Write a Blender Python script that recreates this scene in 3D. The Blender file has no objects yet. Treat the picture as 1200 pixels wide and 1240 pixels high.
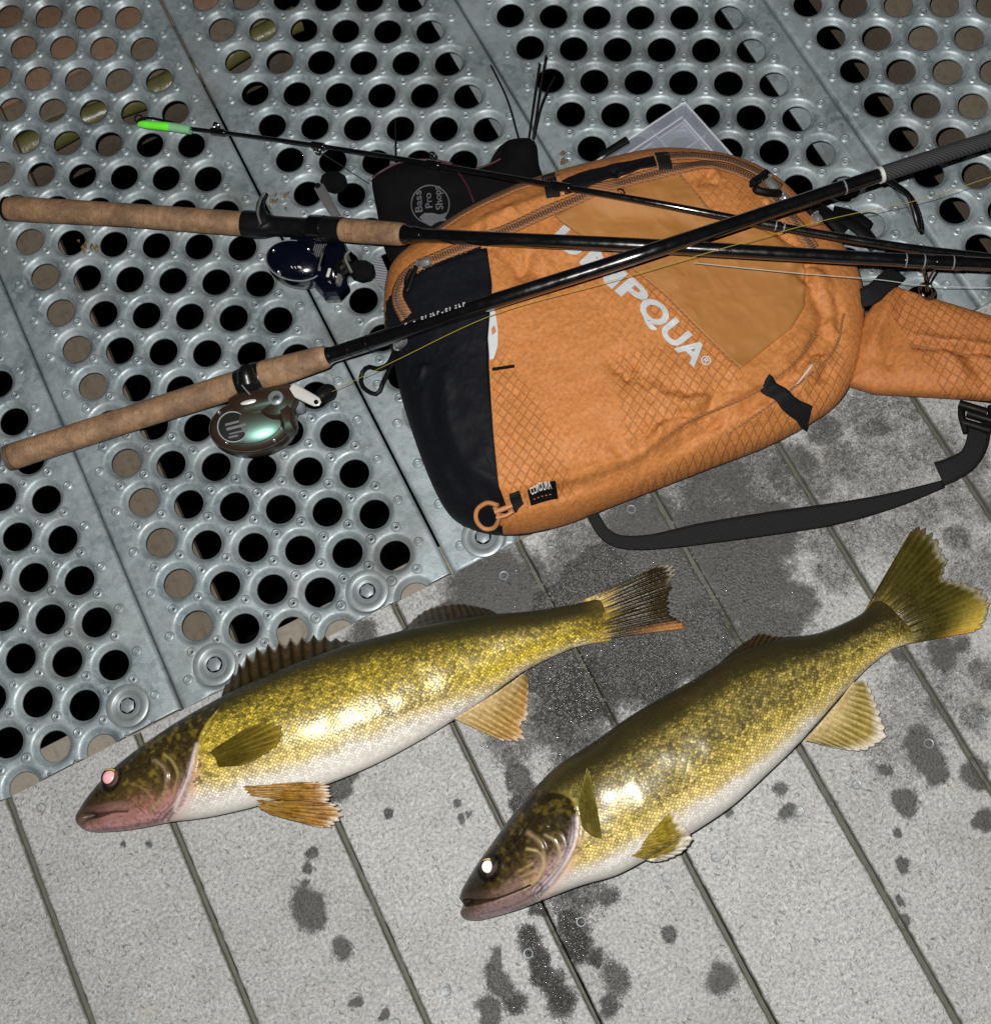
import bpy, bmesh, math, random
import numpy as np
from mathutils import Matrix, Vector
random.seed(7); RNG = np.random.default_rng(11)
scene = bpy.context.scene
COL = scene.collection

# ------------------------------------------------------------------ camera
F = 1667.6 / 1200.0
CAM = np.array([0.20212, -0.37640, 1.05793])
ROT = np.array([[0.89052, -0.44408, -0.09880], [-0.45225, -0.84056, -0.29821], [0.04938, 0.31025, -0.94937]])
cam = bpy.data.cameras.new("camera"); cam_o = bpy.data.objects.new("camera", cam); COL.objects.link(cam_o)
cam.sensor_fit = 'HORIZONTAL'; cam.sensor_width = 36.0; cam.lens = 36.0 * F
cam.clip_start = 0.02; cam.clip_end = 200.0
cam_o.matrix_world = Matrix(((ROT[0][0], -ROT[1][0], -ROT[2][0], CAM[0]), (ROT[0][1], -ROT[1][1], -ROT[2][1], CAM[1]),
                             (ROT[0][2], -ROT[1][2], -ROT[2][2], CAM[2]), (0, 0, 0, 1)))
scene.camera = cam_o
scene.cycles.use_denoising = False

# ------------------------------------------------------------------ night sky, faint moon, the phone's flash
world = bpy.data.worlds.new("World"); scene.world = world; world.use_nodes = True
wn = world.node_tree.nodes; wl = world.node_tree.links
bg = wn["Background"]; sky = wn.new("ShaderNodeTexSky"); sky.sky_type = 'NISHITA'; sky.sun_disc = False
sky.sun_elevation = math.radians(50); sky.sun_rotation = math.radians(200)
wl.new(sky.outputs[0], bg.inputs[0]); bg.inputs[1].default_value = 0.0005
sun = bpy.data.lights.new("moon", 'SUN'); sun.energy = 0.01; sun.angle = math.radians(0.5); sun.color = (1, 0.97, 0.92)
sun_o = bpy.data.objects.new("moon", sun); COL.objects.link(sun_o); sun_o.rotation_euler = (math.radians(40), 0, math.radians(-20))
# the photograph is taken with flash: one small lamp at the phone, a few centimetres beside the lens
fl = bpy.data.lights.new("flash", 'POINT'); fl.energy = 63.0; fl.shadow_soft_size = 0.0045; fl.color = (1.0, 0.985, 0.95)
fl_o = bpy.data.objects.new("flash", fl); COL.objects.link(fl_o)
fl_o.location = CAM - 0.026 * ROT[0] - 0.032 * ROT[1]
vs = scene.view_settings; vs.view_transform = 'Standard'; vs.look = 'None'; vs.exposure = 0.0; vs.gamma = 1.0; vs.use_curve_mapping = False

# ------------------------------------------------------------------ helpers
def P(x, y, z=0.0):
    """survey point: photograph position -> the point of the place at height z"""
    d = ROT.T @ np.array([(x / 1200 - 0.5) / F, (y / 1200 - 620 / 1200) / F, 1.0])
    return CAM + (z - CAM[2]) / d[2] * d
def PL(pts, z=0.0):
    return np.array([P(p[0], p[1], p[2] if len(p) > 2 else z) for p in pts])
def smooth(a, b, x):
    t = np.clip((x - a) / (b - a), 0, 1); return t * t * (3 - 2 * t)
def resample(pts, n, smooth_it=True):
    pts = np.asarray(pts, float)
    if smooth_it and len(pts) > 2:
        q = np.vstack([2 * pts[0] - pts[1], pts, 2 * pts[-1] - pts[-2]]); out = []
        for i in range(1, len(q) - 2):
            t = np.linspace(0, 1, 16, endpoint=False)[:, None]
            a, b, c, d = q[i - 1], q[i], q[i + 1], q[i + 2]
            out.append(0.5 * (2 * b + (c - a) * t + (2 * a - 5 * b + 4 * c - d) * t ** 2 + (3 * b - a - 3 * c + d) * t ** 3))
        pts = np.vstack(out + [pts[-1:]])
    L = np.r_[0, np.cumsum(np.linalg.norm(np.diff(pts, axis=0), axis=1))]
    s = np.linspace(0, L[-1], n)
    return np.stack([np.interp(s, L, pts[:, k]) for k in range(pts.shape[1])], 1)
def closed(pts, n):
    pts = np.asarray(pts, float); m = len(pts)
    q = np.vstack([pts[-2:], pts, pts[:3]]); r = resample(q, 12 * len(q) * 4)
    # keep one turn: cut by parameter
    d0 = np.linalg.norm(r - pts[0], axis=1); i0 = np.argmin(d0[: len(r) // 2]); i1 = len(r) // 2 + np.argmin(d0[len(r) // 2:])
    return resample(r[i0:i1 + 1], n + 1, False)[:-1]
_perm = np.r_[np.random.default_rng(3).permutation(256), np.random.default_rng(3).permutation(256)]
def vnoise(x, y):
    xi = np.floor(x).astype(int); yi = np.floor(y).astype(int); fx = x - xi; fy = y - yi
    fx = fx * fx * (3 - 2 * fx); fy = fy * fy * (3 - 2 * fy)
    def h(a, b): return _perm[(_perm[a & 255] + b) & 255] / 255.0
    return (h(xi, yi) * (1 - fx) + h(xi + 1, yi) * fx) * (1 - fy) + (h(xi, yi + 1) * (1 - fx) + h(xi + 1, yi + 1) * fx) * fy
def fbm(x, y, o=4):
    v = 0; a = 0.5; s = 0
    for i in range(o):
        v = v + a * vnoise(x * 2 ** i + 17.3 * i, y * 2 ** i + 9.1 * i); s += a; a *= 0.5
    return v / s
def seg_dist(X, Y, pl):
    """distance to a polyline and signed side of it"""
    best = np.full(X.shape, 1e9); side = np.zeros(X.shape)
    for a, b in zip(pl[:-1], pl[1:]):
        dx, dy = b[0] - a[0], b[1] - a[1]; L = dx * dx + dy * dy + 1e-15
        t = np.clip(((X - a[0]) * dx + (Y - a[1]) * dy) / L, 0, 1)
        d = np.hypot(X - a[0] - t * dx, Y - a[1] - t * dy)
        s = np.sign(dx * (Y - a[1]) - dy * (X - a[0])); m = d < best
        best = np.where(m, d, best); side = np.where(m, s, side)
    return best, side
def inside(X, Y, poly):
    c = np.zeros(X.shape, bool); n = len(poly)
    for i in range(n):
        x1, y1 = poly[i][:2]; x2, y2 = poly[(i + 1) % n][:2]
        cond = ((y1 > Y) != (y2 > Y)) & (X < (x2 - x1) * (Y - y1) / (y2 - y1 + 1e-15) + x1)
        c ^= cond
    return c

def mesh(name, V, Fc, mat=None, parent=None, smooth_it=True, attrs=None, uv=None, kind=None):
    me = bpy.data.meshes.new(name)
    me.from_pydata([tuple(map(float, v)) for v in V], [], [tuple(map(int, f)) for f in Fc])
    if smooth_it: me.polygons.foreach_set("use_smooth", [True] * len(me.polygons))
    if attrs:
        for k, a in attrs.items():
            a = np.asarray(a, float)
            if a.ndim == 2:
                at = me.color_attributes.new(k, 'FLOAT_COLOR', 'POINT')
                at.data.foreach_set("color", np.c_[a[:, :3], np.ones(len(a))].ravel())
            else:
                at = me.attributes.new(k, 'FLOAT', 'POINT'); at.data.foreach_set("value", a.ravel())
    if uv is not None:
        l = me.uv_layers.new(name="UVMap"); idx = np.zeros(len(me.loops), int); me.loops.foreach_get("vertex_index", idx)
        l.data.foreach_set("uv", np.asarray(uv)[idx].ravel())
    if mat:
        for m in (mat if isinstance(mat, (list, tuple)) else [mat]): me.materials.append(m)
    o = bpy.data.objects.new(name, me); COL.objects.link(o)
    if parent is not None: o.parent = parent
    if kind: o["kind"] = kind
    return o
def empty(name, loc=(0, 0, 0)):
    o = bpy.data.objects.new(name, None); o.empty_display_size = 0.02; COL.objects.link(o); return o
def tag(o, label, cat, group=None):
    o["label"] = label; o["category"] = cat
    if group: o["group"] = group
    return o
def structure(o, label=None):
    o["kind"] = "structure"
    return o
def grid_faces(n, m, wrap=False):
    i = np.arange(n - 1)[:, None]; j = np.arange(m if wrap else m - 1)[None, :]
    a = i * m + j; b = i * m + (j + 1) % m
    return np.stack([a, b, b + m, a + m], -1).reshape(-1, 4)
class MB:
    def __init__(s): s.v = []; s.f = []
    def add(s, V, Fc):
        o = len(s.v); s.v += [tuple(v) for v in V]; s.f += [tuple(int(i) + o for i in f) for f in Fc]; return s
    def tube(s, pts, rad, seg=14, cap=True, flat=1.0, up=(0, 0, 1)):
        pts = np.asarray(pts, float); n = len(pts); rad = np.broadcast_to(np.asarray(rad, float), (n,))
        T = np.gradient(pts, axis=0); T /= np.linalg.norm(T, axis=1)[:, None] + 1e-12
        u = np.asarray(up, float); V = []
        for i in range(n):
            a = np.cross(T[i], u)
            if np.linalg.norm(a) < 1e-3: a = np.cross(T[i], (1, 0, 0))
            a /= np.linalg.norm(a); b = np.cross(a, T[i])
            for k in range(seg):
                t = 2 * math.pi * k / seg; V.append(pts[i] + rad[i] * (math.cos(t) * a + flat * math.sin(t) * b))
        Fc = [tuple(f) for f in grid_faces(n, seg, True)]
        if cap: Fc += [tuple(range(seg))[::-1], tuple(range((n - 1) * seg, n * seg))]
        return s.add(V, Fc)
    def box(s, c, ax, ay, az, bev=0.12):
        """box with chamfered rims: c centre, half-axis vectors"""
        c = np.asarray(c, float); ax, ay, az = map(lambda q: np.asarray(q, float), (ax, ay, az)); V = []
        k = 1 - bev
        for z, q in ((-1, k), (-k, 1), (k, 1), (1, k)):
            for x, y in ((-q, -q * k), (-q * k, -q), (q * k, -q), (q, -q * k), (q, q * k), (q * k, q), (-q * k, q), (-q, q * k)):
                V.append(c + x * ax + y * ay + z * az)
        Fc = [tuple(f) for f in grid_faces(4, 8, True)] + [tuple(range(8))[::-1], tuple(range(24, 32))]
        return s.add(V, Fc)
    def lathe(s, c, prof, e1=(1, 0, 0), e2=(0, 1, 0), e3=(0, 0, 1), seg=32, cap=True):
        """profile (radius, height) turned about e3; e1/e2 may differ in length for ovals"""
        c, e1, e2, e3 = [np.asarray(q, float) for q in (c, e1, e2, e3)]; V = []
        for r, h in prof:
            for k in range(seg):
                t = 2 * math.pi * k / seg; V.append(c + r * (math.cos(t) * e1 + math.sin(t) * e2) + h * e3)
        n = len(prof); Fc = [tuple(f) for f in grid_faces(n, seg, True)]
        if cap: Fc += [tuple(range(seg))[::-1], tuple(range((n - 1) * seg, n * seg))]
        return s.add(V, Fc)
    def prism(s, pts, h):
        pts = np.asarray(pts, float); n = len(pts); V = np.vstack([pts, pts + np.array([0, 0, h])])
        Fc = [tuple(range(n)), tuple(range(n, 2 * n))[::-1]] + [(i, i + n, (i + 1) % n + n, (i + 1) % n) for i in range(n)]
        return s.add(V, Fc)
    def build(s, name, mat, parent=None, smooth_it=True, kind=None, angle=None):
        o = mesh(name, s.v, s.f, mat, parent, smooth_it, kind=kind)
        bm = bmesh.new(); bm.from_mesh(o.data); bmesh.ops.recalc_face_normals(bm, faces=bm.faces)
        if smooth_it:
            for e in bm.edges:
                if len(e.link_faces) == 2 and e.calc_face_angle(0) > 0.7: e.smooth = False
        bm.to_mesh(o.data); bm.free()
        return o

# ------------------------------------------------------------------ materials
class NT:
    def __init__(s, name):
        s.m = bpy.data.materials.new(name); s.m.use_nodes = True; s.t = s.m.node_tree; s.n = s.t.nodes
        s.b = s.n["Principled BSDF"]; s.out = s.n["Material Output"]
    def node(s, typ, ins=None, **kw):
        n = s.n.new(typ)
        for k, v in kw.items(): setattr(n, k, v)
        for k, v in (ins or {}).items():
            if isinstance(v, bpy.types.NodeSocket): s.t.links.new(v, n.inputs[k])
            else: n.inputs[k].default_value = v
        return n
    def set(s, k, v):
        if isinstance(v, bpy.types.NodeSocket): s.t.links.new(v, s.b.inputs[k])
        else: s.b.inputs[k].default_value = v
    def coord(s, which='Object'): return s.node("ShaderNodeTexCoord").outputs[which]
    def math(s, op, a, b=0.0, c=0.0):
        n = s.node("ShaderNodeMath", {0: a, 1: b, 2: c}, operation=op); return n.outputs[0]
    def noise(s, vec, scale, detail=3, rough=0.6, dist=0.0):
        return s.node("ShaderNodeTexNoise", {"Vector": vec, "Scale": scale, "Detail": detail, "Roughness": rough, "Distortion": dist}).outputs[0]
    def voro(s, vec, scale, feature='F1', rand=1.0, out=0, dims='3D'):
        return s.node("ShaderNodeTexVoronoi", {"Vector": vec, "Scale": scale, "Randomness": rand}, feature=feature, voronoi_dimensions=dims).outputs[out]
    def maprange(s, v, a, b, c=0.0, d=1.0):
        return s.node("ShaderNodeMapRange", {0: v, 1: a, 2: b, 3: c, 4: d}).outputs[0]
    def mix(s, f, a, b, mode='MIX'):
        n = s.node("ShaderNodeMix", data_type='RGBA', blend_type=mode)
        for k, v in ((0, f), (6, a), (7, b)):
            if isinstance(v, bpy.types.NodeSocket): s.t.links.new(v, n.inputs[k])
            else: n.inputs[k].default_value = v if k == 0 else (*v[:3], 1)
        return n.outputs[2]
    def mapping(s, vec, scale=(1, 1, 1), rot=(0, 0, 0), loc=(0, 0, 0)):
        return s.node("ShaderNodeMapping", {"Vector": vec, "Scale": scale, "Rotation": rot, "Location": loc}).outputs[0]
    def attr(s, name, out=0): return s.node("ShaderNodeAttribute", attribute_name=name).outputs[out]
    def bump(s, h, strength=0.3, dist=0.001, prev=None):
        n = s.node("ShaderNodeBump", {"Strength": strength, "Distance": dist, "Height": h})
        if prev is not None: s.t.links.new(prev, n.inputs["Normal"])
        return n.outputs[0]
    def sep(s, v): return s.node("ShaderNodeSeparateXYZ", {0: v}).outputs
def simple(name, col, rough=0.5, metal=0.0, var=0.25, scale=300, bump=0.15, bd=0.0005, spec=0.5, coat=0.0):
    t = NT(name); c = t.coord(); n = t.noise(c, scale, 4)
    t.set("Base Color", t.mix(n, [q * (1 - var) for q in col], [min(1, q * (1 + var)) for q in col]))
    t.set("Roughness", t.maprange(t.noise(c, scale * 0.37, 3), 0.3, 0.7, max(0.02, rough - 0.08), min(1, rough + 0.08)))
    t.set("Metallic", metal); t.set("Specular IOR Level", spec)
    if coat: t.set("Coat Weight", coat); t.set("Coat Roughness", 0.05)
    if bump: t.set("Normal", t.bump(n, bump, bd))
    return t.m

def mk_galv():
    t = NT("galvanised_steel"); c = t.coord()
    cells = t.voro(c, 230, out=1); spang = t.sep(cells)[0]
    big = t.noise(c, 16, 4, 0.6); fine = t.noise(c, 700, 3)
    col = t.mix(spang, (0.175, 0.22, 0.242), (0.32, 0.375, 0.40))
    col = t.mix(t.maprange(big, 0.35, 0.7), col, (0.41, 0.465, 0.485))
    col = t.mix(t.math('MULTIPLY', t.maprange(t.noise(c, 45, 5, 0.7), 0.54, 0.72), 0.7), col, (0.15, 0.165, 0.17))
    scr = t.noise(t.mapping(c, (60, 2.2, 1), (0, 0, 0.7)), 9, 2); col = t.mix(t.math('MULTIPLY', t.maprange(scr, 0.66, 0.74), 0.35), col, (0.60, 0.64, 0.65))
    stn = t.noise(c, 9, 5, 0.65); col = t.mix(t.maprange(stn, 0.50, 0.70, 0, 0.75), col, (0.17, 0.175, 0.165))
    rst = t.math('MULTIPLY', t.maprange(t.noise(c, 130, 4, 0.7), 0.64, 0.72), t.maprange(t.noise(c, 12, 3), 0.5, 0.62)); col = t.mix(t.math('MULTIPLY', rst, 0.6), col, (0.16, 0.10, 0.05))
    # small white corrosion specks
    sp = t.maprange(t.voro(c, 190), 0.10, 0.05); sp = t.math('MULTIPLY', sp, t.maprange(t.noise(c, 60, 2), 0.52, 0.6))
    col = t.mix(sp, col, (0.62, 0.66, 0.66))
    t.set("Base Color", col); t.set("Metallic", 0.42)
    t.set("Roughness", t.maprange(t.noise(c, 90, 4), 0.3, 0.7, 0.38, 0.66))
    b = t.bump(fine, 0.3, 0.0005); b = t.bump(t.noise(c, 60, 3), 0.25, 0.0012, b); t.set("Normal", b)
    return t.m
def mk_deck():
    t = NT("composite_board"); c = t.coord()
    g = t.mapping(c, (1.0, 0.42, 1.0))
    n1 = t.noise(c, 6, 4); n2 = t.noise(c, 380, 5, 0.8); n3 = t.noise(g, 900, 2)
    col = t.mix(n1, (0.305, 0.305, 0.302), (0.395, 0.395, 0.392))
    col = t.mix(t.maprange(n2, 0.36, 0.66), t.mix(0.8, col, (0.17, 0.166, 0.16)), t.mix(0.75, col, (0.60, 0.60, 0.59)))
    # short dark wood flecks lying mostly along the board
    def flecks(scale, rot, thr, seed):
        dv = t.node('ShaderNodeTexNoise', {'Vector': c, 'Scale': 90.0, 'Detail': 2.0}).outputs[1]
        cw = t.node('ShaderNodeVectorMath', {0: c, 1: t.node('ShaderNodeVectorMath', {0: dv, 1: (0.012, 0.012, 0.0)}, operation='MULTIPLY').outputs[0]}, operation='ADD').outputs[0]
        m = t.mapping(t.mapping(cw, (1, 1, 1), (0, 0, rot)), (1.0, 0.36, 1.0), (0, 0, 0), (seed, seed * 0.7, 0))
        v = t.voro(m, scale, out=0); rnd = t.sep(t.voro(m, scale, out=1))
        return t.math('MULTIPLY', t.maprange(v, 0.27, 0.15), t.math('GREATER_THAN', rnd[0], thr))
    f1 = flecks(430, 0.35, 0.78, 0.3); f2 = flecks(330, -0.6, 0.80, 1.7); f3 = flecks(600, 1.2, 0.70, 3.1)
    fl_ = t.math('MAXIMUM', t.math('MAXIMUM', f1, f2), f3)
    col = t.mix(t.math('MULTIPLY', fl_, 0.62), col, (0.075, 0.07, 0.06))
    lf = flecks(380, 0.1, 0.85, 5.2); col = t.mix(t.math('MULTIPLY', lf, 0.5), col, (0.66, 0.65, 0.62))
    tint = t.noise(c, 22, 3); col = t.mix(t.maprange(tint, 0.62, 0.78, 0, 0.3), col, (0.36, 0.32, 0.24))
    gr = t.noise(c, 14, 6, 0.7); col = t.mix(t.maprange(gr, 0.46, 0.74, 0, 0.45), col, t.mix(1.0, col, (0.55, 0.54, 0.52), 'MULTIPLY'))
    gr2 = t.noise(c, 55, 5, 0.75); col = t.mix(t.maprange(gr2, 0.55, 0.72, 0, 0.4), col, t.mix(1.0, col, (0.6, 0.59, 0.56), 'MULTIPLY'))
    oi = t.node('ShaderNodeObjectInfo').outputs['Random']; col = t.mix(t.maprange(oi, 0, 1, 0.0, 0.30), col, t.mix(1.0, col, (0.62, 0.61, 0.60), 'MULTIPLY'))
    # wet patches (attribute) broken up by the grain
    w = t.attr("wet", 2); wn_ = t.noise(c, 240, 5, 0.75)
    wn2 = t.noise(c, 900, 4, 0.8); wn3 = t.noise(c, 70, 4, 0.7)
    wsum = t.math('ADD', t.math('ADD', w, t.math('MULTIPLY', t.math('SUBTRACT', wn_, 0.5), 1.1)), t.math('ADD', t.math('MULTIPLY', t.math('SUBTRACT', wn2, 0.5), 1.8), t.math('MULTIPLY', t.math('SUBTRACT', wn3, 0.5), 0.9)))
    wet = t.maprange(wsum, 0.14, 0.74)
    col = t.mix(wet, col, t.mix(1.0, col, (0.16, 0.157, 0.152), 'MULTIPLY'))
    dirt = t.attr("dirt", 2); dn = t.noise(c, 180, 4)
    dcol = t.mix(dn, (0.055, 0.056, 0.040), (0.125, 0.122, 0.098))
    col = t.mix(t.maprange(t.math('ADD', dirt, t.math('MULTIPLY', t.math('SUBTRACT', dn, 0.5), 0.5)), 0.35, 0.65), col, dcol)
    t.set("Base Color", col)
    gl = t.attr("gloss", 2)
    t.set("Roughness", t.math('SUBTRACT', 0.74, t.math('MULTIPLY', t.math('MULTIPLY', wet, gl), 0.6)))
    b = t.bump(n2, 0.35, 0.0005); b = t.bump(fl_, 0.4, -0.0006, b)
    wb = t.bump(t.math('MULTIPLY', t.noise(c, 520, 2), t.math('MULTIPLY', wet, gl)), 1.0, 0.0024, b)
    t.set("Normal", wb); t.set("Specular IOR Level", 0.5)
    return t.m
def mk_wood(name, c0, c1):
    t = NT(name); c = t.coord(); g = t.mapping(c, (10, 1, 10))
    n = t.noise(g, 22, 5, 0.7); n2 = t.noise(c, 140, 4)
    col = t.mix(n, c0, c1); col = t.mix(t.maprange(n2, 0.5, 0.75, 0, 0.5), col, [q * 0.5 for q in c0])
    t.set("Base Color", col); t.set("Roughness", 0.8); t.set("Normal", t.bump(n, 0.4, 0.001)); return t.m
def mk_cork():
    t = NT("cork"); c = t.coord(); n = t.noise(c, 120, 5, 0.7)
    col = t.mix(t.maprange(n, 0.3, 0.7), (0.20, 0.105, 0.052), (0.37, 0.225, 0.125))
    v = t.voro(t.mapping(c, (1, 1.6, 1)), 330); pit = t.math('MULTIPLY', t.maprange(v, 0.30, 0.14), t.maprange(t.noise(c, 170, 3), 0.44, 0.54))
    col = t.mix(t.math('MULTIPLY', pit, 0.8), col, (0.10, 0.05, 0.025))
    smut = t.maprange(t.noise(c, 38, 5, 0.7), 0.42, 0.66, 0, 0.75); col = t.mix(smut, col, (0.10, 0.062, 0.038))
    xx = t.sep(c); al = t.math('ADD', t.math('MULTIPLY', xx[0], 0.82), t.math('MULTIPLY', xx[1], -0.52)); rg = t.math('FRACT', t.math('DIVIDE', al, 0.0125)); jt = t.math('MULTIPLY', t.maprange(t.math('ABSOLUTE', t.math('SUBTRACT', rg, 0.5)), 0.035, 0.015), t.maprange(t.noise(c, 60, 2), 0.4, 0.6)); col = t.mix(t.math('MULTIPLY', jt, 0.55), col, (0.09, 0.05, 0.025))
    t.set("Base Color", col); t.set("Roughness", 0.62); t.set("Normal", t.bump(t.math('SUBTRACT', n, pit), 0.4, 0.0006)); return t.m
def mk_ripstop(name, base, line, dia=True, strength=1.0):
    t = NT(name); c = t.coord()
    n = t.noise(c, 26, 4); weave = t.noise(c, 1500, 2); mid = t.noise(c, 300, 3)
    col = t.mix(n, [q * 0.84 for q in base], [min(1, q * 1.12) for q in base])
    col = t.mix(t.maprange(mid, 0.35, 0.65, 0, 0.75), col, [q * 0.62 for q in base]); col = t.mix(t.maprange(t.noise(c, 1100, 2), 0.55, 0.75, 0, 0.35), col, [min(1, q * 1.5) for q in base])
    xyz = t.sep(t.mapping(c, (1, 1, 1), (0, 0, 0.34)))
    wob = t.math('MULTIPLY', t.noise(c, 30, 2), 0.004)
    def lines(expr, per, wd):
        f = t.math('FRACT', t.math('DIVIDE', t.math('ADD', expr, wob), per)); return t.maprange(t.math('ABSOLUTE', t.math('SUBTRACT', f, 0.5)), wd, wd * 0.4)
    a = t.math('ADD', t.math('MULTIPLY', xyz[0], 0.80), t.math('MULTIPLY', xyz[1], 0.6))
    b_ = t.math('SUBTRACT', t.math('MULTIPLY', xyz[0], 0.80), t.math('MULTIPLY', xyz[1], 0.6))
    L = t.math('MAXIMUM', lines(a, 0.0062, 0.10), lines(b_, 0.0062, 0.10))
    rip = t.attr("rip", 2); L2 = t.math('MULTIPLY', L, t.maprange(t.math('ADD', rip, t.math('MULTIPLY', t.math('SUBTRACT', n, 0.5), 0.6)), 0.25, 0.7))
    if dia: col = t.mix(t.math('MULTIPLY', L2, 0.5 * strength), col, line)
    t.set("Base Color", col); t.set("Roughness", 0.62); t.set("Specular IOR Level", 0.3 if dia else 0.12)
    bb = t.bump(weave, 0.30, 0.0005); bb = t.bump(mid, 0.5 * strength, 0.0009, bb)
    if dia: bb = t.bump(L2, 0.5, -0.0008, bb)
    t.set("Normal", bb); return t.m
def mk_meshcloth():
    t = NT("tan_mesh_cloth"); c = t.coord(); r = t.mapping(c, (1, 1, 1), (0, 0, 0.25)); x = t.sep(r)
    s = t.math('MULTIPLY', t.math('SINE', t.math('MULTIPLY', x[0], 3300)), t.math('SINE', t.math('MULTIPLY', x[1], 3300)))
    n = t.noise(c, 24, 4)
    col = t.mix(n, (0.31, 0.130, 0.030), (0.42, 0.175, 0.042)); col = t.mix(t.maprange(s, 0.2, 0.8, 0, 0.45), col, (0.22, 0.095, 0.024))
    t.set("Base Color", col); t.set("Roughness", 0.62); t.set("Normal", t.bump(s, 0.3, 0.0004)); return t.m
def mk_webbing(name, c0, c1, per=900):
    t = NT(name); c = t.coord(); x = t.sep(c)
    s = t.math('SINE', t.math('ADD', t.math('MULTIPLY', x[0], per), t.math('MULTIPLY', x[1], per * 1.2)))
    t.set("Base Color", t.mix(t.maprange(s, -1, 1), c0, c1)); t.set("Roughness", 0.75)
    t.set("Normal", t.bump(s, 0.35, 0.0004)); t.set("Specular IOR Level", 0.25); return t.m
def mk_fish():
    t = NT("walleye_skin"); uv = t.node("ShaderNodeUVMap", uv_map="UVMap").outputs[0]; c = t.coord()
    base = t.attr("col", 0); sc = t.attr("scale_mask", 2); wet = t.attr("gold", 2)
    m = t.mapping(uv, (1.0, 1.15, 1.0), (0, 0, math.radians(45)))
    wob = t.node("ShaderNodeTexNoise", {"Vector": uv, "Scale": 60.0, "Detail": 2.0})
    m2 = t.node("ShaderNodeVectorMath", {0: m, 1: t.node("ShaderNodeVectorMath", {0: wob.outputs[1], 1: (0.0025, 0.0025, 0.0025)}, operation='MULTIPLY').outputs[0]}, operation='ADD').outputs[0]
    edge = t.voro(m2, 400, 'DISTANCE_TO_EDGE', 0.6, dims='2D'); cen = t.voro(m2, 400, 'F1', 0.6, dims='2D')
    rnd = t.sep(t.voro(m2, 400, 'F1', 0.6, 1, '2D'))
    rim = t.math('MULTIPLY', t.maprange(edge, 0.20, 0.05), sc)
    col = t.mix(t.math('MULTIPLY', rim, 0.76), base, t.mix(1.0, base, (0.30, 0.22, 0.14), 'MULTIPLY'))
    # scale-to-scale variation, some dark pigmented scales
    var = t.math('MULTIPLY', t.math('SUBTRACT', rnd[0], 0.5), t.math('MULTIPLY', sc, 1.0))
    col = t.node("ShaderNodeHueSaturation", {"Value": t.math('ADD', 1.0, t.math('MULTIPLY', var, 0.7)), "Color": col}).outputs[0]
    pig = t.attr('pig', 2); dk = t.maprange(t.math('SUBTRACT', pig, t.math('ADD', t.math('MULTIPLY', rnd[1], 0.20), t.math('MULTIPLY', t.noise(c, 820, 5, 0.85), 0.80))), -0.11, 0.11)
    col = t.mix(t.math('MULTIPLY', dk, 0.82), col, (0.032, 0.028, 0.012))
    fine = t.noise(c, 900, 3); col = t.mix(t.maprange(fine, 0.35, 0.75, 0, 0.28), col, t.mix(1.0, col, (0.35, 0.3, 0.25), 'MULTIPLY'))
    t.set("Base Color", col)
    t.set("Metallic", t.math('MULTIPLY', wet, 0.13))
    t.set("Roughness", t.maprange(t.noise(c, 260, 3), 0.3, 0.7, 0.20, 0.38))
    t.set("Specular IOR Level", t.math('ADD', 0.22, t.math('MULTIPLY', wet, 0.5))); t.set("Coat Weight", t.math('MULTIPLY', t.math('MULTIPLY', wet, wet), 0.5)); t.set("Coat Roughness", 0.30); t.set("Coat IOR", 1.9)
    dome = t.math('MULTIPLY', t.math('SUBTRACT', 1.0, cen), sc)
    b = t.bump(dome, 0.20, 0.0009); b = t.bump(fine, 0.12, 0.0004, b); b = t.bump(t.noise(c, 110, 3), 0.22, 0.0012, b)
    t.set("Normal", b); return t.m
def mk_fin():
    t = NT("walleye_fin"); base = t.attr("col", 0); c = t.coord(); n = t.noise(c, 420, 4)
    t.set("Base Color", t.mix(t.maprange(n, 0.4, 0.75, 0, 0.6), base, t.mix(1.0, base, (0.4, 0.32, 0.2), 'MULTIPLY')))
    t.set("Roughness", 0.22); t.set("Specular IOR Level", 0.16); t.set("Normal", t.bump(n, 0.4, 0.0008))
    t.set("Subsurface Weight", 0.0); t.set("Alpha", t.attr("opac", 2)); return t.m

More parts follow.
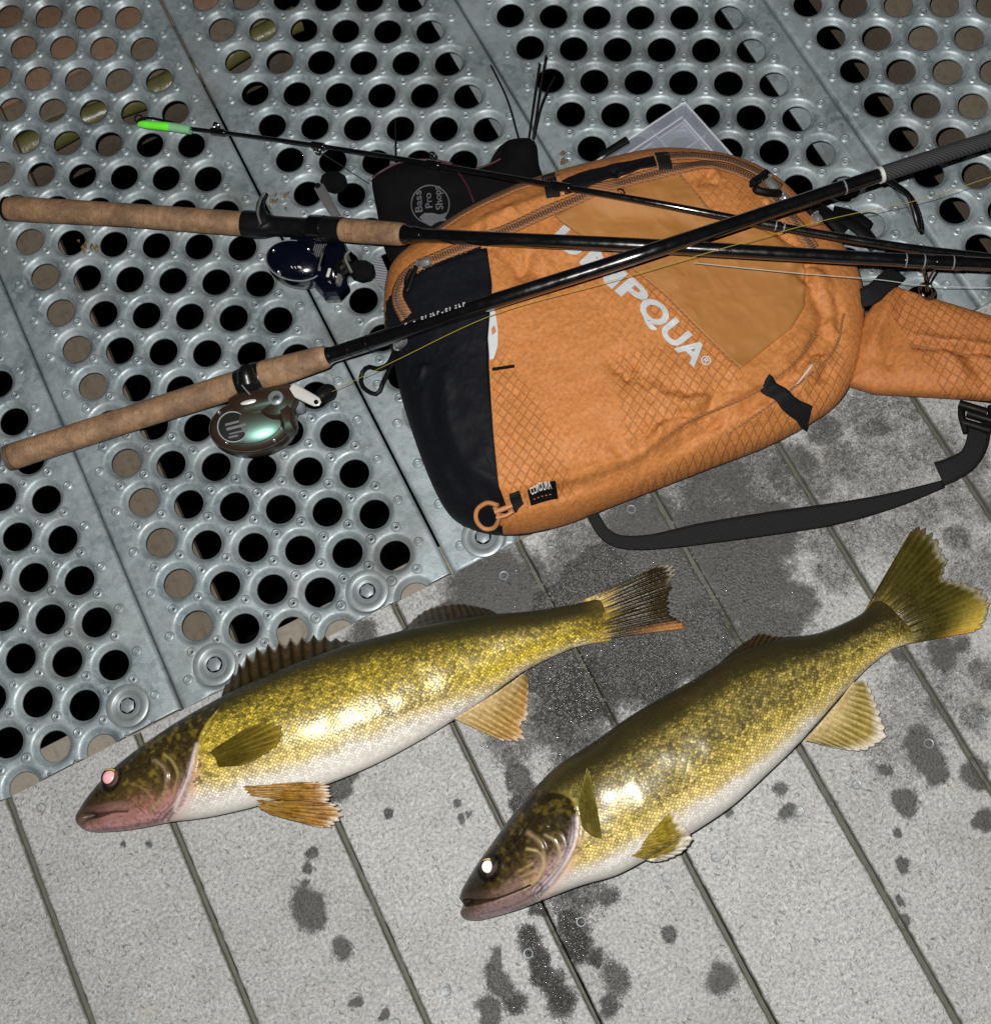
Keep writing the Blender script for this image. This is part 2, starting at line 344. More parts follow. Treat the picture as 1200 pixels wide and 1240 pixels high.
M = dict(
    galv=mk_galv(), deck=mk_deck(),
    washer=simple("zinc_washer", (0.25, 0.28, 0.29), 0.42, 0.4, 0.2, 160, 0.2),
    bolt=simple("bolt_steel", (0.20, 0.225, 0.24), 0.42, 0.2, 0.2, 200, 0.2),
    joist=mk_wood("joist_wood", (0.085, 0.066, 0.047), (0.155, 0.123, 0.090)),
    joist3=mk_wood("ledge_wood", (0.17, 0.145, 0.115), (0.27, 0.24, 0.20)),
    joist2=mk_wood("wet_joist_wood", (0.13, 0.075, 0.045), (0.21, 0.125, 0.08)),
    log=simple("mossy_log", (0.09, 0.085, 0.03), 0.35, 0, 0.5, 90, 0.5, 0.002),
    water=simple("black_water", (0.004, 0.005, 0.005), 0.15, 0, 0.2, 6, 0.1, 0.01),
    cork=mk_cork(), blank=simple("black_gloss_blank", (0.0035, 0.0035, 0.004), 0.20, 0, 0.2, 300, 0.03, 0.0002, 1.0, 0.6),
    wrap=mk_webbing("thread_wrap", (0.02, 0.02, 0.022), (0.05, 0.05, 0.05), 2200),
    seat=simple("black_reel_seat", (0.005, 0.005, 0.0055), 0.34, 0, 0.2, 500, 0.1, 0.0005, 0.35),
    rubber=simple("black_rubber", (0.0040, 0.0040, 0.0040), 0.5, 0, 0.3, 400, 0.2, 0.0005, 0.12),
    chrome=simple("chrome", (0.70, 0.70, 0.70), 0.2, 0.85, 0.08, 200, 0.03),
    alu=simple("satin_aluminium", (0.66, 0.66, 0.63), 0.42, 0.25, 0.08, 300, 0.05),
    navy=simple("navy_gloss", (0.002, 0.003, 0.008), 0.14, 0.0, 0.3, 200, 0.03, 0.0003, 0.5, 0.5),
    orange=mk_ripstop("orange_ripstop", (0.53, 0.200, 0.055), (0.19, 0.065, 0.02)),
    strapor=mk_ripstop("orange_strap_ripstop", (0.48, 0.172, 0.048), (0.16, 0.055, 0.018)),
    meshcloth=mk_meshcloth(),
    brownzip=mk_webbing("brown_zip_tape", (0.20, 0.085, 0.035), (0.31, 0.14, 0.06), 1500),
    zipteeth=simple("zip_teeth", (0.055, 0.035, 0.025), 0.4, 0, 0.3, 500, 0),
    charcoal=mk_ripstop("charcoal_nylon", (0.0062, 0.0067, 0.0096), (0.008, 0.008, 0.01), False, 0.35),
    black=simple("black_nylon", (0.0042, 0.0042, 0.005), 0.8, 0, 0.4, 600, 0.3, 0.0005, 0.08),
    web=mk_webbing("black_webbing", (0.0045, 0.0045, 0.005), (0.007, 0.007, 0.0075), 2600),
    maroon=simple("maroon_piping", (0.045, 0.006, 0.014), 0.6), silver=simple("silver_print", (0.52, 0.54, 0.55), 0.45, 0.1, 0.12, 900, 0.1),
    greyprint=simple("grey_print", (0.10, 0.10, 0.11), 0.6), white=simple("white_print", (0.7, 0.7, 0.68), 0.5, 0, 0.05, 300, 0),
    orcord=simple("orange_cord", (0.42, 0.17, 0.06), 0.6, 0, 0.3, 700, 0.3),
    skin=mk_fish(), fin=mk_fin(),
    leaf=simple("dead_leaf", (0.15, 0.09, 0.04), 0.6, 0, 0.5, 200, 0.5, 0.002),
)

# ------------------------------------------------------------------ water and supports under the dock
wat = mesh("water", [(-60, -60, -0.9), (60, -60, -0.9), (60, 60, -0.9), (-60, 60, -0.9)], [(0, 1, 2, 3)], M["water"]); structure(wat)
def beam(label, x0, x1, y0, y1, z0, z1, mat, name="support_beam", group="beams under the dock"):
    b = MB(); nx = 2
    b.box(((x0 + x1) / 2, (y0 + y1) / 2, (z0 + z1) / 2), ((x1 - x0) / 2, 0, 0), (0, (y1 - y0) / 2, 0), (0, 0, (z1 - z0) / 2), 0.04)
    o = b.build(name, mat); return tag(o, label, "beam", group)
beam("rough brown joist running under the second perforated plank from the left", -0.034, 0.0205, -0.02, 1.4, -0.042, -0.030, M["joist"])
beam("brown joist under the rightmost perforated plank", 0.786, 0.90, -0.02, 1.4, -0.14, -0.040, M["joist"])
beam("reddish cross beam under the planks in the upper left corner", -0.6, 0.30, 0.575, 0.70, -0.14, -0.038, M["joist2"])
beam("narrow board beside the mossy log under the planks", -0.6, 0.30, 0.543, 0.572, -0.14, -0.041, M["joist"])
lg = MB(); xs = np.linspace(-0.6, 0.315, 40)
lg.tube([(x, 0.531 + 0.003 * math.sin(x * 23), -0.057 + 0.002 * math.sin(x * 31)) for x in xs], [0.013 + 0.002 * math.sin(x * 40) for x in xs], 14)
tag(lg.build("round_log", M["log"]), "mossy green round pole seen through the holes at upper left", "pole")

# ------------------------------------------------------------------ composite deck boards
WET = []   # (x, y, radius, strength, gloss) in plan metres
def blob(px, py, r, s=1.0, g=0.25, ex=1.0):
    q = P(px, py, 0); WET.append((q[0], q[1], r * 0.00066, s, g, ex))
for a in [(375, 1100, 17, 1, .3, 1.5), (378, 1035, 7, 1, .4), (372, 1052, 5, 1, .4), (368, 1068, 4, 1, .2), (415, 1148, 12, 1, .3), (430, 1213, 6), (465, 1230, 6), (180, 1021, 5), (150, 1024, 4), (472, 985, 5, 1, .6), (410, 950, 16, .9, .4), (425, 935, 12, .8, .3),
          (556, 993, 6), (566, 985, 4), (553, 975, 4), (630, 945, 14, .9, .5, 1.8), (628, 975, 10, 1, .9), (880, 985, 5), (955, 985, 10), (945, 955, 8, .9), (810, 1132, 9, 1, .5), (875, 1187, 17, .9, .2), (1118, 912, 20, 1, .3, 1.5), (1132, 940, 13, 1, .3), (1180, 938, 16, 1, .3), (1195, 995, 12, 1, .3),
          (1093, 972, 13, 1, .3), (1088, 1010, 5), (1092, 1045, 8), (1090, 1090, 6), (1095, 1120, 8), (1075, 935, 7), (1005, 975, 5), (640, 1140, 11, .8, 1, 1.6), (652, 1168, 13, .7, 1, 2.0), (676, 1206, 15, .7, 1, 1.8), (690, 1120, 16, .8, 1, 1.5), (700, 1145, 14, .8, 1, 1.3), (722, 1160, 9, .7, .8), (605, 1190, 10, .9, .5, 2.5), (592, 1225, 12, .9, .4, 1.5), (600, 1160, 6, .9, .4, 2), (745, 1185, 15, .55, .5, 1.4), (622, 1215, 12, .7, .8), (740, 1218, 10, .7, .5), (735, 1085, 12, .6, .5), (652, 1100, 10, .9, .9),
          (1000, 815, 10), (1140, 790, 18, .9, .2, 1.4), (1165, 780, 12, .8, .2), (1090, 795, 10, .9, .2), (1190, 815, 20, .55), (1180, 870, 18, .5), (1130, 860, 14, .5), (1060, 870, 12, .5), (975, 850, 8)]: blob(*a)
# the big soaked area between the fish, and the half dried area by the pack
for a in [(600, 720, 60, 1, .25), (640, 700, 30, .8, .2), (680, 760, 60, .95, .8), (690, 700, 40, .62, .2), (740, 720, 70, 1, .8), (800, 700, 70, 1, .5), (840, 770, 50, 1, .7), (780, 800, 50, 1, .9), (700, 830, 50, .85, 1), (650, 800, 40, .9, .9), (680, 870, 40, .55, .8), (850, 660, 60, 1, .2), (900, 700, 55, 1, .4), (780, 650, 60, .9, .2), (930, 640, 45, .9, .2), (870, 590, 60, .8, .1), (960, 570, 40, .72, .1), (900, 560, 50, .6, .1), (1020, 560, 30, .62, .1), (1040, 500, 30, .55, .1), (1000, 520, 26, .7, .1), (930, 770, 40, .9, .4), (960, 730, 30, .7, .3), (1010, 690, 30, .5, .1), (1060, 520, 18, .7, .1), (1100, 500, 20, .5, .1), (1180, 560, 22, .55, .1), (1120, 620, 26, .5, .1), (1160, 650, 18, .62, .1), (1190, 620, 16, .5), (560, 745, 30, .8, .3), (440, 770, 20, .8, .3), (960, 600, 60, .55, .15), (1060, 560, 55, .46, .1), (1130, 540, 40, .5, .1), (1010, 640, 50, .5, .15), (1080, 640, 40, .42, .1), (1180, 690, 40, .45, .1), (1170, 600, 40, .45, .1), (1060, 500, 50, .5, .1), (960, 800, 40, .45, .3), (1130, 830, 60, .36, .2), (1090, 900, 50, .34, .2), (700, 1080, 30, .42, .8), (700, 660, 40, .6, .2), (640, 740, 50, .7, .5), (700, 900, 40, .45, .8), (620, 900, 30, .35, .6)]: blob(*a)
def wetness(X, Y):
    wx = X + 0.010 * (fbm(X * 90, Y * 90, 3) - 0.5); wy = Y + 0.010 * (fbm(X * 90 + 50, Y * 90 + 9, 3) - 0.5)
    w = np.zeros(X.shape); g = np.zeros(X.shape)
    for x, y, r, s, gl, ex in WET:
        d = np.hypot((wx - x) * 1.0, (wy - y) / ex) / r
        k = s * smooth(1.4, 0.55, d); g = np.where(k > w, gl, g); w = np.maximum(w, k)
    return w, g
deck = structure(empty("deck"))
JX = [-0.527, -0.414, -0.301, -0.188, -0.076, 0.039, 0.151, 0.262, 0.377, 0.4845, 0.598, 0.711, 0.824, 0.937]
Y0D, Y1D = -0.0600, -0.95
def screw_mesh():
    b = MB(); b.lathe((0, 0, 0), [(0.0038, -0.001), (0.0038, 0.0003), (0.0034, 0.0006), (0.0028, 0.0005), (0.0025, -0.0004), (0.0014, -0.0005), (0.0012, -0.0012)], seg=18)
    return b
screw0 = None
for bi, (a, b) in enumerate(zip(JX[:-1], JX[1:])):
    gap = 0.0036 + 0.0010 * random.random()
    # profile across the board: right edge carries a lower tongue that nearly closes the joint
    L, R_ = a + gap * 0.5, b - gap * 0.5; slit = 0.0005 + 0.0012 * random.random() * (1.2 if bi % 2 else 0.2)
    n = 46; xs = list(np.linspace(L + 0.0016, R_ - 0.0016, n))
    prof = [(L, -0.022), (L, -0.0016), (L + 0.0006, -0.0005)] + [(x, 0.0) for x in xs] + [(R_ - 0.0006, -0.0005), (R_, -0.0016), (R_ + 0.0001, -0.0042), (R_ + gap - slit, -0.0044), (R_ + gap - slit, -0.022)]
    prof = np.array(prof); ys = np.r_[np.linspace(Y0D - 0.0022 * (a + b), -0.56, 300), np.linspace(-0.575, Y1D, 12)]
    X = np.repeat(prof[:, 0][None], len(ys), 0); Z = np.repeat(prof[:, 1][None], len(ys), 0); Y = np.repeat(ys[:, None], len(prof), 1)
    edge = np.repeat(((prof[:, 0] < L + 0.002) | (prof[:, 0] > R_ - 0.002))[None], len(ys), 0)
    # worn, wavering arris at the joint and a very slight crown
    X = X + edge * (fbm(Y * 120 + bi * 7, X * 30, 3) - 0.5) * 0.0022 * (Z > -0.003)
    Z = Z + 0.0010 * (fbm(X * 24, Y * 9 + bi * 5, 2) - 0.5) * (Z > -0.01)
    w, g = wetness(X, Y)
    dirt = np.where(np.repeat(prof[:, 1][None], len(ys), 0) < -0.003, 1.0, 0.0)
    de = np.minimum(np.abs(X - L), np.abs(X - R_)); dirt = np.maximum(dirt, 0.62 * smooth(0.0045, 0.0, de))
    V = np.stack([X, Y, Z], -1).reshape(-1, 3); Fc = grid_faces(len(ys), len(prof))[:, ::-1]
    m = len(prof); V = np.vstack([V]); caps = [tuple(range(m))]
    o = mesh("board", V, [tuple(f) for f in Fc] + caps, M["deck"], deck, True, {"wet": w.ravel(), "gloss": g.ravel(), "dirt": dirt.ravel()})
    bm = bmesh.new(); bm.from_mesh(o.data); bmesh.ops.recalc_face_normals(bm, faces=bm.faces)
    up = sum(f.normal.z * f.calc_area() for f in bm.faces)
    if up < 0: bmesh.ops.reverse_faces(bm, faces=bm.faces)
    for e in bm.edges:
        if len(e.link_faces) == 2 and e.calc_face_angle(0) > 0.9: e.smooth = False
    bm.to_mesh(o.data); bm.free()
    for sx in (L + 0.0195, R_ - 0.0195):
        for sy in (-0.346, -0.081, -0.61):
            px = sx + random.uniform(-0.003, 0.003); py = sy + random.uniform(-0.003, 0.003)
            if screw0 is None: s = screw0 = screw_mesh().build("screw", M["bolt"], o)
            else: s = screw0.copy(); COL.objects.link(s); s.parent = o
            s.location = (px, py, 0.0002)
beam("timber ledger carrying the board ends under the metal planks", -0.6, 1.0, -0.30, -0.0315, -0.16, -0.0240, M["joist"])
beam("thin brown ledge board under the ends of the metal planks", -0.6, 1.0, -0.0575, -0.0315, -0.0235, -0.0120, M["joist3"])

# ------------------------------------------------------------------ perforated galvanised planks
PT, WC, HS = 0.040, 0.03373, 0.0206
ZG = -0.0006
A1 = np.array([0, PT]); A2 = np.array([WC, -HS]); A3 = np.array([WC, PT - HS])
HEX = [(A1 + A3) / 3, (A3 + A2) / 3, (A2 - A1) / 3, -(A1 + A3) / 3, -(A3 + A2) / 3, -(A2 - A1) / 3]
RC = 0.0020; RH = 0.0124
def loop_pts():
    out = []; tagl = []
    for i in range(6):
        a, b = HEX[i], HEX[(i + 1) % 6]; L = np.linalg.norm(b - a)
        for t in np.linspace(RC / L, 1 - RC / L, 6): out.append(a + (b - a) * t); tagl.append(i)
    return np.array(out), np.array(tagl)
LP, LT = loop_pts(); LR = np.linalg.norm(LP, axis=1); LU = LP / LR[:, None]
RINGS = [(None, 0), (0.0184, -0.00005), (0.0174, -0.0003), (0.0164, -0.0010), (0.0154, -0.0020), (0.0145, -0.0031), (0.0137, -0.0041), (0.0130, -0.0047), (RH, -0.0056)]
def cell():
    V = []
    for r, z in RINGS:
        for k in range(len(LP)):
            rr = LR[k] if r is None else min(r, LR[k] * 0.985); p = LU[k] * rr
            V.append((p[0], p[1], z))
    return np.array(V), grid_faces(len(RINGS), len(LP), True)
CV, CF = cell()
PLANKS = [(-0.24232, 0.10509, -0.2790, -0.0368, -0.0578), (0, 0, -0.0356, 0.2028, -0.0592), (0.24201, 0.51717, 0.2046, 0.4453, -0.0605), (0.48249, 0.39158, 0.4467, 0.6856, -0.0615), (0.71846, 0.22525, 0.6872, 0.9250, -0.0625)]
PLAB = ["perforated galvanised steel plank at the far left, beside the fish head", "perforated galvanised steel plank under both cork rod butts", "perforated galvanised steel plank under the black pouch and reels",
        "perforated galvanised steel plank behind the clear tackle box", "perforated galvanised steel plank in the upper right corner"]
BOLTS = [[(155, 855)], [(260, 805), (445, 716)], [(585, 650)], [], []]
YTOP = 0.84
def washer_mesh():
    b = MB(); b.lathe((0, 0, 0), [(0.0176, -0.001), (0.0176, 0.0006), (0.0171, 0.0010), (0.0128, 0.0009), (0.0118, 0.0005), (0.0104, -0.0006), (0.0094, -0.0010)], seg=40); return b
def bolt_mesh():
    b = MB(); b.lathe((0, 0, 0), [(0.0100, -0.0030), (0.0100, -0.0012), (0.0092, -0.0006), (0.0078, -0.0009), (0.0066, -0.0012)], seg=28, cap=False)
    b.lathe((0, 0, 0), [(0.0060, -0.0014), (0.0060, -0.0003), (0.0053, 0.0001), (0.0010, 0.0002)], seg=6); return b
w0 = b0 = None
for pi, (hx, hy, xl, xr, yend) in enumerate(PLANKS):
    root = tag(empty("perforated_plank"), PLAB[pi], "metal plank", "perforated metal planks")
    V = []; Fc = []; btn = []
    for c in range(6):
        k0 = math.floor((yend - 0.03 - hy + c * HS) / PT); k1 = math.ceil((YTOP - hy + c * HS) / PT)
        for k in range(k0, k1 + 1):
            cx, cy = hx + c * WC, hy + k * PT - c * HS; o = len(V)
            jit = np.zeros((len(CV), 3)); rv = 1 + random.uniform(-0.02, 0.02)
            V += [tuple(q) for q in CV * [1, 1, rv] + [cx, cy, ZG]]; Fc += [tuple(f + o) for f in CF]
            btn += [(cx + HEX[1][0], cy + HEX[1][1]), (cx + HEX[0][0], cy + HEX[0][1])]
            if c == 0: btn += [(cx + HEX[4][0], cy + HEX[4][1]), (cx + HEX[3][0], cy + HEX[3][1])]
            # flat margins out to the folded plank edges
            for cc, es, xe, xf, sgn in ((0, (3, 4), xl, xl, -1), (5, (0, 1), xr, xr, 1)):
                if c != cc: continue
                idx = [i for i in range(len(LP)) if LT[i] in es]
                pts = [(cx + LP[i][0], cy + LP[i][1]) for i in idx]
                # include start of next loop so that strips join along the column
                nx = (LP[[i for i in range(len(LP)) if LT[i] == es[0]][0]] + (np.array([0, -PT]) if sgn < 0 and False else np.array([0, PT if sgn < 0 else -PT])))
                if sgn < 0: nx = LP[[i for i in range(len(LP)) if LT[i] == 3][0]] + np.array([0, PT])
                pts.append((cx + nx[0], cy + nx[1]))
                o = len(V); n = len(pts)
                for lx, lz in ((None, 0), (-1, 0), (xe - sgn * 0.0035, 0.0), (xe - sgn * 0.0022, -0.0003), (xe - sgn * 0.0010, -0.0011), (xe - sgn * 0.0002, -0.0026), (xe, -0.005), (xe, -0.038)):
                    for (x, y) in pts: V.append((x if lx is None else (x + 0.18 * (xe - sgn * 0.0035 - x) if lx == -1 else lx), y, ZG + lz))
                Fc += [tuple(f + o) for f in grid_faces(8, n)]
    me_o = mesh("sheet", V, Fc, M["galv"], root)
    bm = bmesh.new(); bm.from_mesh(me_o.data)
    bmesh.ops.remove_doubles(bm, verts=bm.verts, dist=0.00012)
    for co, no in (((0, yend, 0), (0, -1, 0)), ((0, YTOP, 0), (0, 1, 0))):
        bmesh.ops.bisect_plane(bm, geom=bm.verts[:] + bm.edges[:] + bm.faces[:], plane_co=co, plane_no=no, clear_outer=True)
    for v in bm.verts:   # gentle unevenness of the pressed sheet
        v.co.z += 0.0010 * (math.sin(v.co.x * 31 + pi) * math.sin(v.co.y * 13 + 2 * pi)) - 0.0003 * (pi % 2)
    bmesh.ops.recalc_face_normals(bm, faces=bm.faces)
    if sum(f.normal.z * f.calc_area() for f in bm.faces) < 0: bmesh.ops.reverse_faces(bm, faces=bm.faces)
    bm.to_mesh(me_o.data); bm.free()
    sm = me_o.modifiers.new("thickness", 'SOLIDIFY'); sm.thickness = 0.0022; sm.offset = -1
    b = MB()
    for (x, y) in btn:
        if yend + 0.004 < y < YTOP - 0.01 and xl + 0.006 < x < xr - 0.006:
            b.lathe((x, y, ZG), [(0.0047, -0.0004), (0.0042, 0.0002), (0.0034, 0.0010), (0.0026, 0.0013), (0.0020, 0.0010), (0.0016, 0.0), (0.0014, -0.004)], seg=12, cap=False)
    b.build("raised_buttons", M["galv"], root, kind="stuff")
    if pi != 1:
        r = MB(); r.box((xl + 0.0115, (yend + YTOP) / 2 + 0.03, ZG - 0.039), (0.0105, 0, 0), (0, (YTOP - yend) / 2 - 0.03, 0), (0, 0, 0.001), 0.05); r.build("return_lip", M["galv"], root)
    r = MB(); r.box((xr - 0.0115, (yend + YTOP) / 2 + 0.03, ZG - 0.039), (0.0105, 0, 0), (0, (YTOP - yend) / 2 - 0.03, 0), (0, 0, 0.001), 0.05); r.build("return_lip", M["galv"], root)
    for (bx, by) in BOLTS[pi]:
        q = P(bx, by, 0.0)
        if w0 is None: w0 = wo = washer_mesh().build("washer", M["washer"], root); b0 = bo = bolt_mesh().build("bolt", M["bolt"], wo)
        else:
            wo = w0.copy(); COL.objects.link(wo); wo.parent = root; bo = b0.copy(); COL.objects.link(bo); bo.parent = wo
        wo.location = (q[0], q[1], ZG + 0.0016); bo.location = (0, 0, 0.0008); wo.rotation_euler = (0, 0, random.random() * 3)

# ------------------------------------------------------------------ the two walleyes
def lerp3(a, b, t): return np.asarray(a)[None] * (1 - t[:, None]) + np.asarray(b)[None] * t[:, None]
class Fish: pass
def make_fish(label, top, bot, thick, gill, mouth, eye, seed, cfg):
    f = Fish(); f.root = tag(empty("walleye"), label, "fish", "two walleyes laid on the deck")
    S = 460; U = np.linspace(0, 1, S)
    # along-body spacing a little denser at the head
    h = np.interp(U, [t[0] for t in thick], [t[1] for t in thick])
    k = np.ones(9) / 9; h[6:-6] = np.convolve(np.pad(h, 4, 'edge'), k, 'valid')[6:-6]
    zc = np.maximum(h * 0.93, 0.004) + 0.001
    tp = resample(top, S); bp = resample(bot, S)
    T = np.array([P(x, y, z) for (x, y), z in zip(tp, zc)]); B = np.array([P(x, y, z) for (x, y), z in zip(bp, zc)])
    mid = (T + B) / 2; half = (T - B) / 2
    NU, NL = 150, 44                     # upper (seen) side, under side
    th = np.r_[np.linspace(0, math.pi, NU), np.linspace(math.pi, 2 * math.pi, NL + 2)[1:-1]]
    m = len(th); c, s = np.cos(th), np.sin(th)
    V = np.zeros((S, m, 3))
    prof = np.sign(s) * np.abs(s) ** cfg['flat']
    V[:] = mid[:, None] + half[:, None] * c[None, :, None]
    V[:, :, 2] = zc[:, None] + h[:, None] * prof[None]
    X, Y = V[:, :, 0], V[:, :, 1]
    W = np.repeat(((1 - c) / 2)[None], S, 0); UU = np.repeat(U[:, None], m, 1)
    upper = (s > -0.02)[None] & np.ones((S, 1), bool)
    # --- features, distances in plan
    zt = 0.055 if cfg['big'] else 0.048
    gl = resample(PL(gill, zt), 40)[:, :2]; ml = resample(PL(mouth, 0.03), 30)[:, :2]
    dg, sg = seg_dist(X, Y, gl); dm, _ = seg_dist(X, Y, ml)
    ug = cfg['ug']
    headm = np.where(dg < 0.05, sg * cfg['hs'] > 0, UU < ug) & (UU < ug + 0.12)
    sd = np.where(headm, -dg, dg)                      # <0 on the head
    n1 = fbm(X * 60 + seed, Y * 60, 4); n2 = fbm(X * 420 + seed, Y * 420 + 5, 3); n3 = fbm(X * 26 + seed * 3, Y * 26, 3)
    # --- relief: gill cover edge, preopercle ridge, mouth slit, brow
    dz = np.zeros(X.shape)
    dz += np.where(headm, 0.0022 * smooth(0.012, 0.0, dg), -0.0012 * smooth(0.004, 0.0, dg))
    pre = resample(PL(cfg['preop'], zt), 24)[:, :2]; dp, sp_ = seg_dist(X, Y, pre)
    dz += headm * (0.0011 * np.exp(-(dp / 0.0022) ** 2) - 0.0010 * np.exp(-((dp - 0.004) / 0.0025) ** 2))
    fr = ml[0]; df = np.hypot(X - fr[0], Y - fr[1]); open_ = smooth(0.034, 0.0, df); mw = 0.0007 + 0.0016 * open_
    dz -= (0.0025 + 0.004 * open_) * np.exp(-(dm / mw) ** 2)
    dz += 0.0012 * np.exp(-((dm - 0.0032) / 0.0016) ** 2) * smooth(0.055, 0.02, df)
    bd = (mid[40] - mid[0]); bd = bd / np.linalg.norm(bd); push = 0.010 * np.exp(-(dm / 0.0030) ** 2) * smooth(0.016, 0.0, df)
    V[:, :, 0] += bd[0] * push; V[:, :, 1] += bd[1] * push
    for pts, cc_, wd_, am_ in cfg['strokes']: dz += (0.0007 if sum(cc_) > 0.3 else -0.0010) * np.exp(-(seg_dist(X, Y, resample(PL(pts, zt - 0.006), 24)[:, :2])[0] / wd_) ** 2)
    e = P(*eye, zt - 0.01); de = np.hypot(X - e[0], Y - e[1])
    dz += 0.0020 * np.exp(-((de - 0.0085) / 0.003) ** 2) - 0.002 * np.exp(-(de / 0.006) ** 2)
    dz += 0.0009 * (n3 - 0.5) * 4 * smooth(0, 0.1, W) * smooth(1, 0.9, W)
    fl_ = np.clip(s, 0, 1)[None]
    V[:, :, 2] += dz * fl_
    # lay the under side flat on the boards
    V[:, :, 2] = np.maximum(V[:, :, 2], 0.0012)
    # --- colours
    back, gold, pale, belly = cfg['back'], cfg['gold'], cfg['pale'], cfg['belly']
    wv = W + (n1 - 0.5) * 0.10 + (n3 - 0.5) * 0.05
    wv = wv + cfg['shift'](UU)
    stops = cfg['stops']; cols = np.array([back, back, cfg['mix'], gold, gold, pale, belly, belly])
    col = np.stack([np.interp(wv, stops, cols[:, q]) for q in range(3)], -1)
    # dark pigment speckle on back and flank, thinning towards the belly
    sn = fbm(X * 560 + seed, Y * 560, 2)
    dens = np.interp(W + cfg['shift'](UU), [0, 0.10, 0.22, 0.38, 0.62, 0.72, 0.82], [1.0, 0.80, 0.67, 0.575, 0.52, 0.48, 0.0])
    sp = smooth(0.54, 0.72, sn + (n2 - 0.5) * 0.3 + (dens - 0.42) * 0.55)
    col = col * (1 - 0.16 * sp[..., None])
    latl = np.exp(-((W - 0.40 + 0.05 * UU) / 0.006) ** 2)[..., None] * 0.35; col = col * (1 - latl)
    pig = np.where(headm, 0, dens * 0.84 + cfg['pigk'] * smooth(0.3, 0.5, W) * smooth(0.84, 0.74, W) + 0.10 * (n1 - 0.5) + 0.20 * (n3 - 0.5))
    # dusky saddles
    sad = smooth(0.50, 0.68, fbm(UU * 9 + seed, W * 2.0, 3)) * smooth(0.55, 0.2, W)
    col = col * (1 - 0.35 * sad[..., None])
    # head
    hw = W + (n1 - 0.5) * 0.30 + (n2 - 0.5) * 0.16
    hc = np.stack([np.interp(hw, cfg['hstops'], np.array(cfg['hcols'])[:, q]) for q in range(3)], -1)
    mot = smooth(0.35, 0.75, fbm(X * 210 + seed, Y * 150, 3)) * smooth(0.75, 0.5, W)
    hc = hc * (1 - 0.55 * mot[..., None]) + np.array([0.035, 0.026, 0.010]) * 0.55 * mot[..., None]
    gm = smooth(0.48, 0.78, fbm(X * 260 + 40, Y * 260 + seed, 3)) * smooth(0.7, 0.45, W) * smooth(0.30, 0.6, UU / ug)
    hc = hc * (1 - cfg['gmk'] * gm[..., None]) + np.array([0.26, 0.19, 0.03]) * cfg['gmk'] * gm[..., None]
    # ridges of the cheek catch a paler tone; gill membrane is pink to lilac
    hc = hc * (1 - 0.5 * np.exp(-(dp / 0.0018) ** 2)[..., None]) + np.array([0.42, 0.30, 0.16]) * 0.5 * np.exp(-(dp / 0.0018) ** 2)[..., None]
    mem = smooth(0.011, 0.002, dg) * smooth(0.42, 0.62, W + (n2 - 0.5) * 0.1); strk = (0.62 + 0.38 * np.sin(dg * 2600 + 6 * n1)) * (0.75 + 0.5 * fbm(dg * 900, W * 8, 2))
    hc = hc * (1 - mem[..., None]) + np.array(cfg['mem']) * mem[..., None] * strk[..., None]
    pore = smooth(0.62, 0.74, fbm(X * 700 + seed, Y * 700, 2))[..., None] * 0.45; hc = hc * (1 - pore)
    vein = np.exp(-((fbm(X * 95 + 7, Y * 95 + seed, 3) - 0.5) / 0.018) ** 2)[..., None] * 0.14; hc = hc * (1 - vein) + np.array([0.05, 0.03, 0.02]) * vein
    for (nx_, ny_) in cfg['nostril']:
        np_ = P(nx_, ny_, 0.035); hd_ = smooth(0.0022, 0.0010, np.hypot(X - np_[0], Y - np_[1]))[..., None]; hc = hc * (1 - hd_) + np.array([0.008, 0.006, 0.005]) * hd_
    for pts, cc_, wd_, am_ in cfg['strokes']:
        st = np.exp(-(seg_dist(X, Y, resample(PL(pts, zt - 0.006), 24)[:, :2])[0] / wd_) ** 2) * (0.6 + 0.8 * n2); hc = hc * (1 - am_ * np.clip(st, 0, 1)[..., None]) + np.array(cc_) * am_ * np.clip(st, 0, 1)[..., None]
    hm = smooth(0.0012, -0.0012, sd)[..., None]
    col = col * (1 - hm) + hc * hm
    # raw pink just behind the gill opening
    raw = np.where(headm, 0, smooth(0.009, 0.0, dg)) * smooth(0.4, 0.6, W)
    col = col * (1 - 0.55 * raw[..., None]) + np.array(cfg['raw']) * 0.55 * raw[..., None]
    mk = smooth(1.3, 0.7, dm / mw)[..., None]; col = col * (1 - mk) + np.array([0.022, 0.010, 0.009]) * mk
    mx = smooth(0.0052, 0.002, np.abs(dm - 0.0035)) * (UU < ug * 0.7)
    col = col * (1 - 0.4 * mx[..., None]) + np.array(cfg['lip']) * 0.4 * mx[..., None]
    te = smooth(0.94, 0.99, UU)[..., None] * 0.9; col = col * (1 - te) + np.array(cfg['tail']) * te * (0.6 + 0.6 * n2)[..., None]
    tipd = (smooth(0.030, 0.006, df) * smooth(0.35, 0.75, 0.55 + (n1 - 0.5)))[..., None] * 0.75; col = col * (1 - tipd) + np.array([0.05, 0.034, 0.022]) * tipd
    rim = smooth(0.0035, 0.001, np.abs(de - 0.0085)); col = col * (1 - 0.7 * rim[..., None])
    scm = np.where(headm, 0.05, 1.0) * smooth(0.0, 0.008, np.maximum(sd, 0)) * np.interp(W + cfg['shift'](UU), [0, 0.12, 0.80, 0.93, 1.0], [0.55, 0.9, 1.0, 0.4, 0.1])
    goldm = np.where(headm, 0.12, np.interp(W, [0, 0.2, 0.36, 0.6, 0.78, 1], [0.0, 0.15, 1.0, 1.0, 0.35, 0.05]))
    # --- uv in metres: along and around
    L = np.r_[0, np.cumsum(np.linalg.norm(np.diff(mid, axis=0), axis=1))]
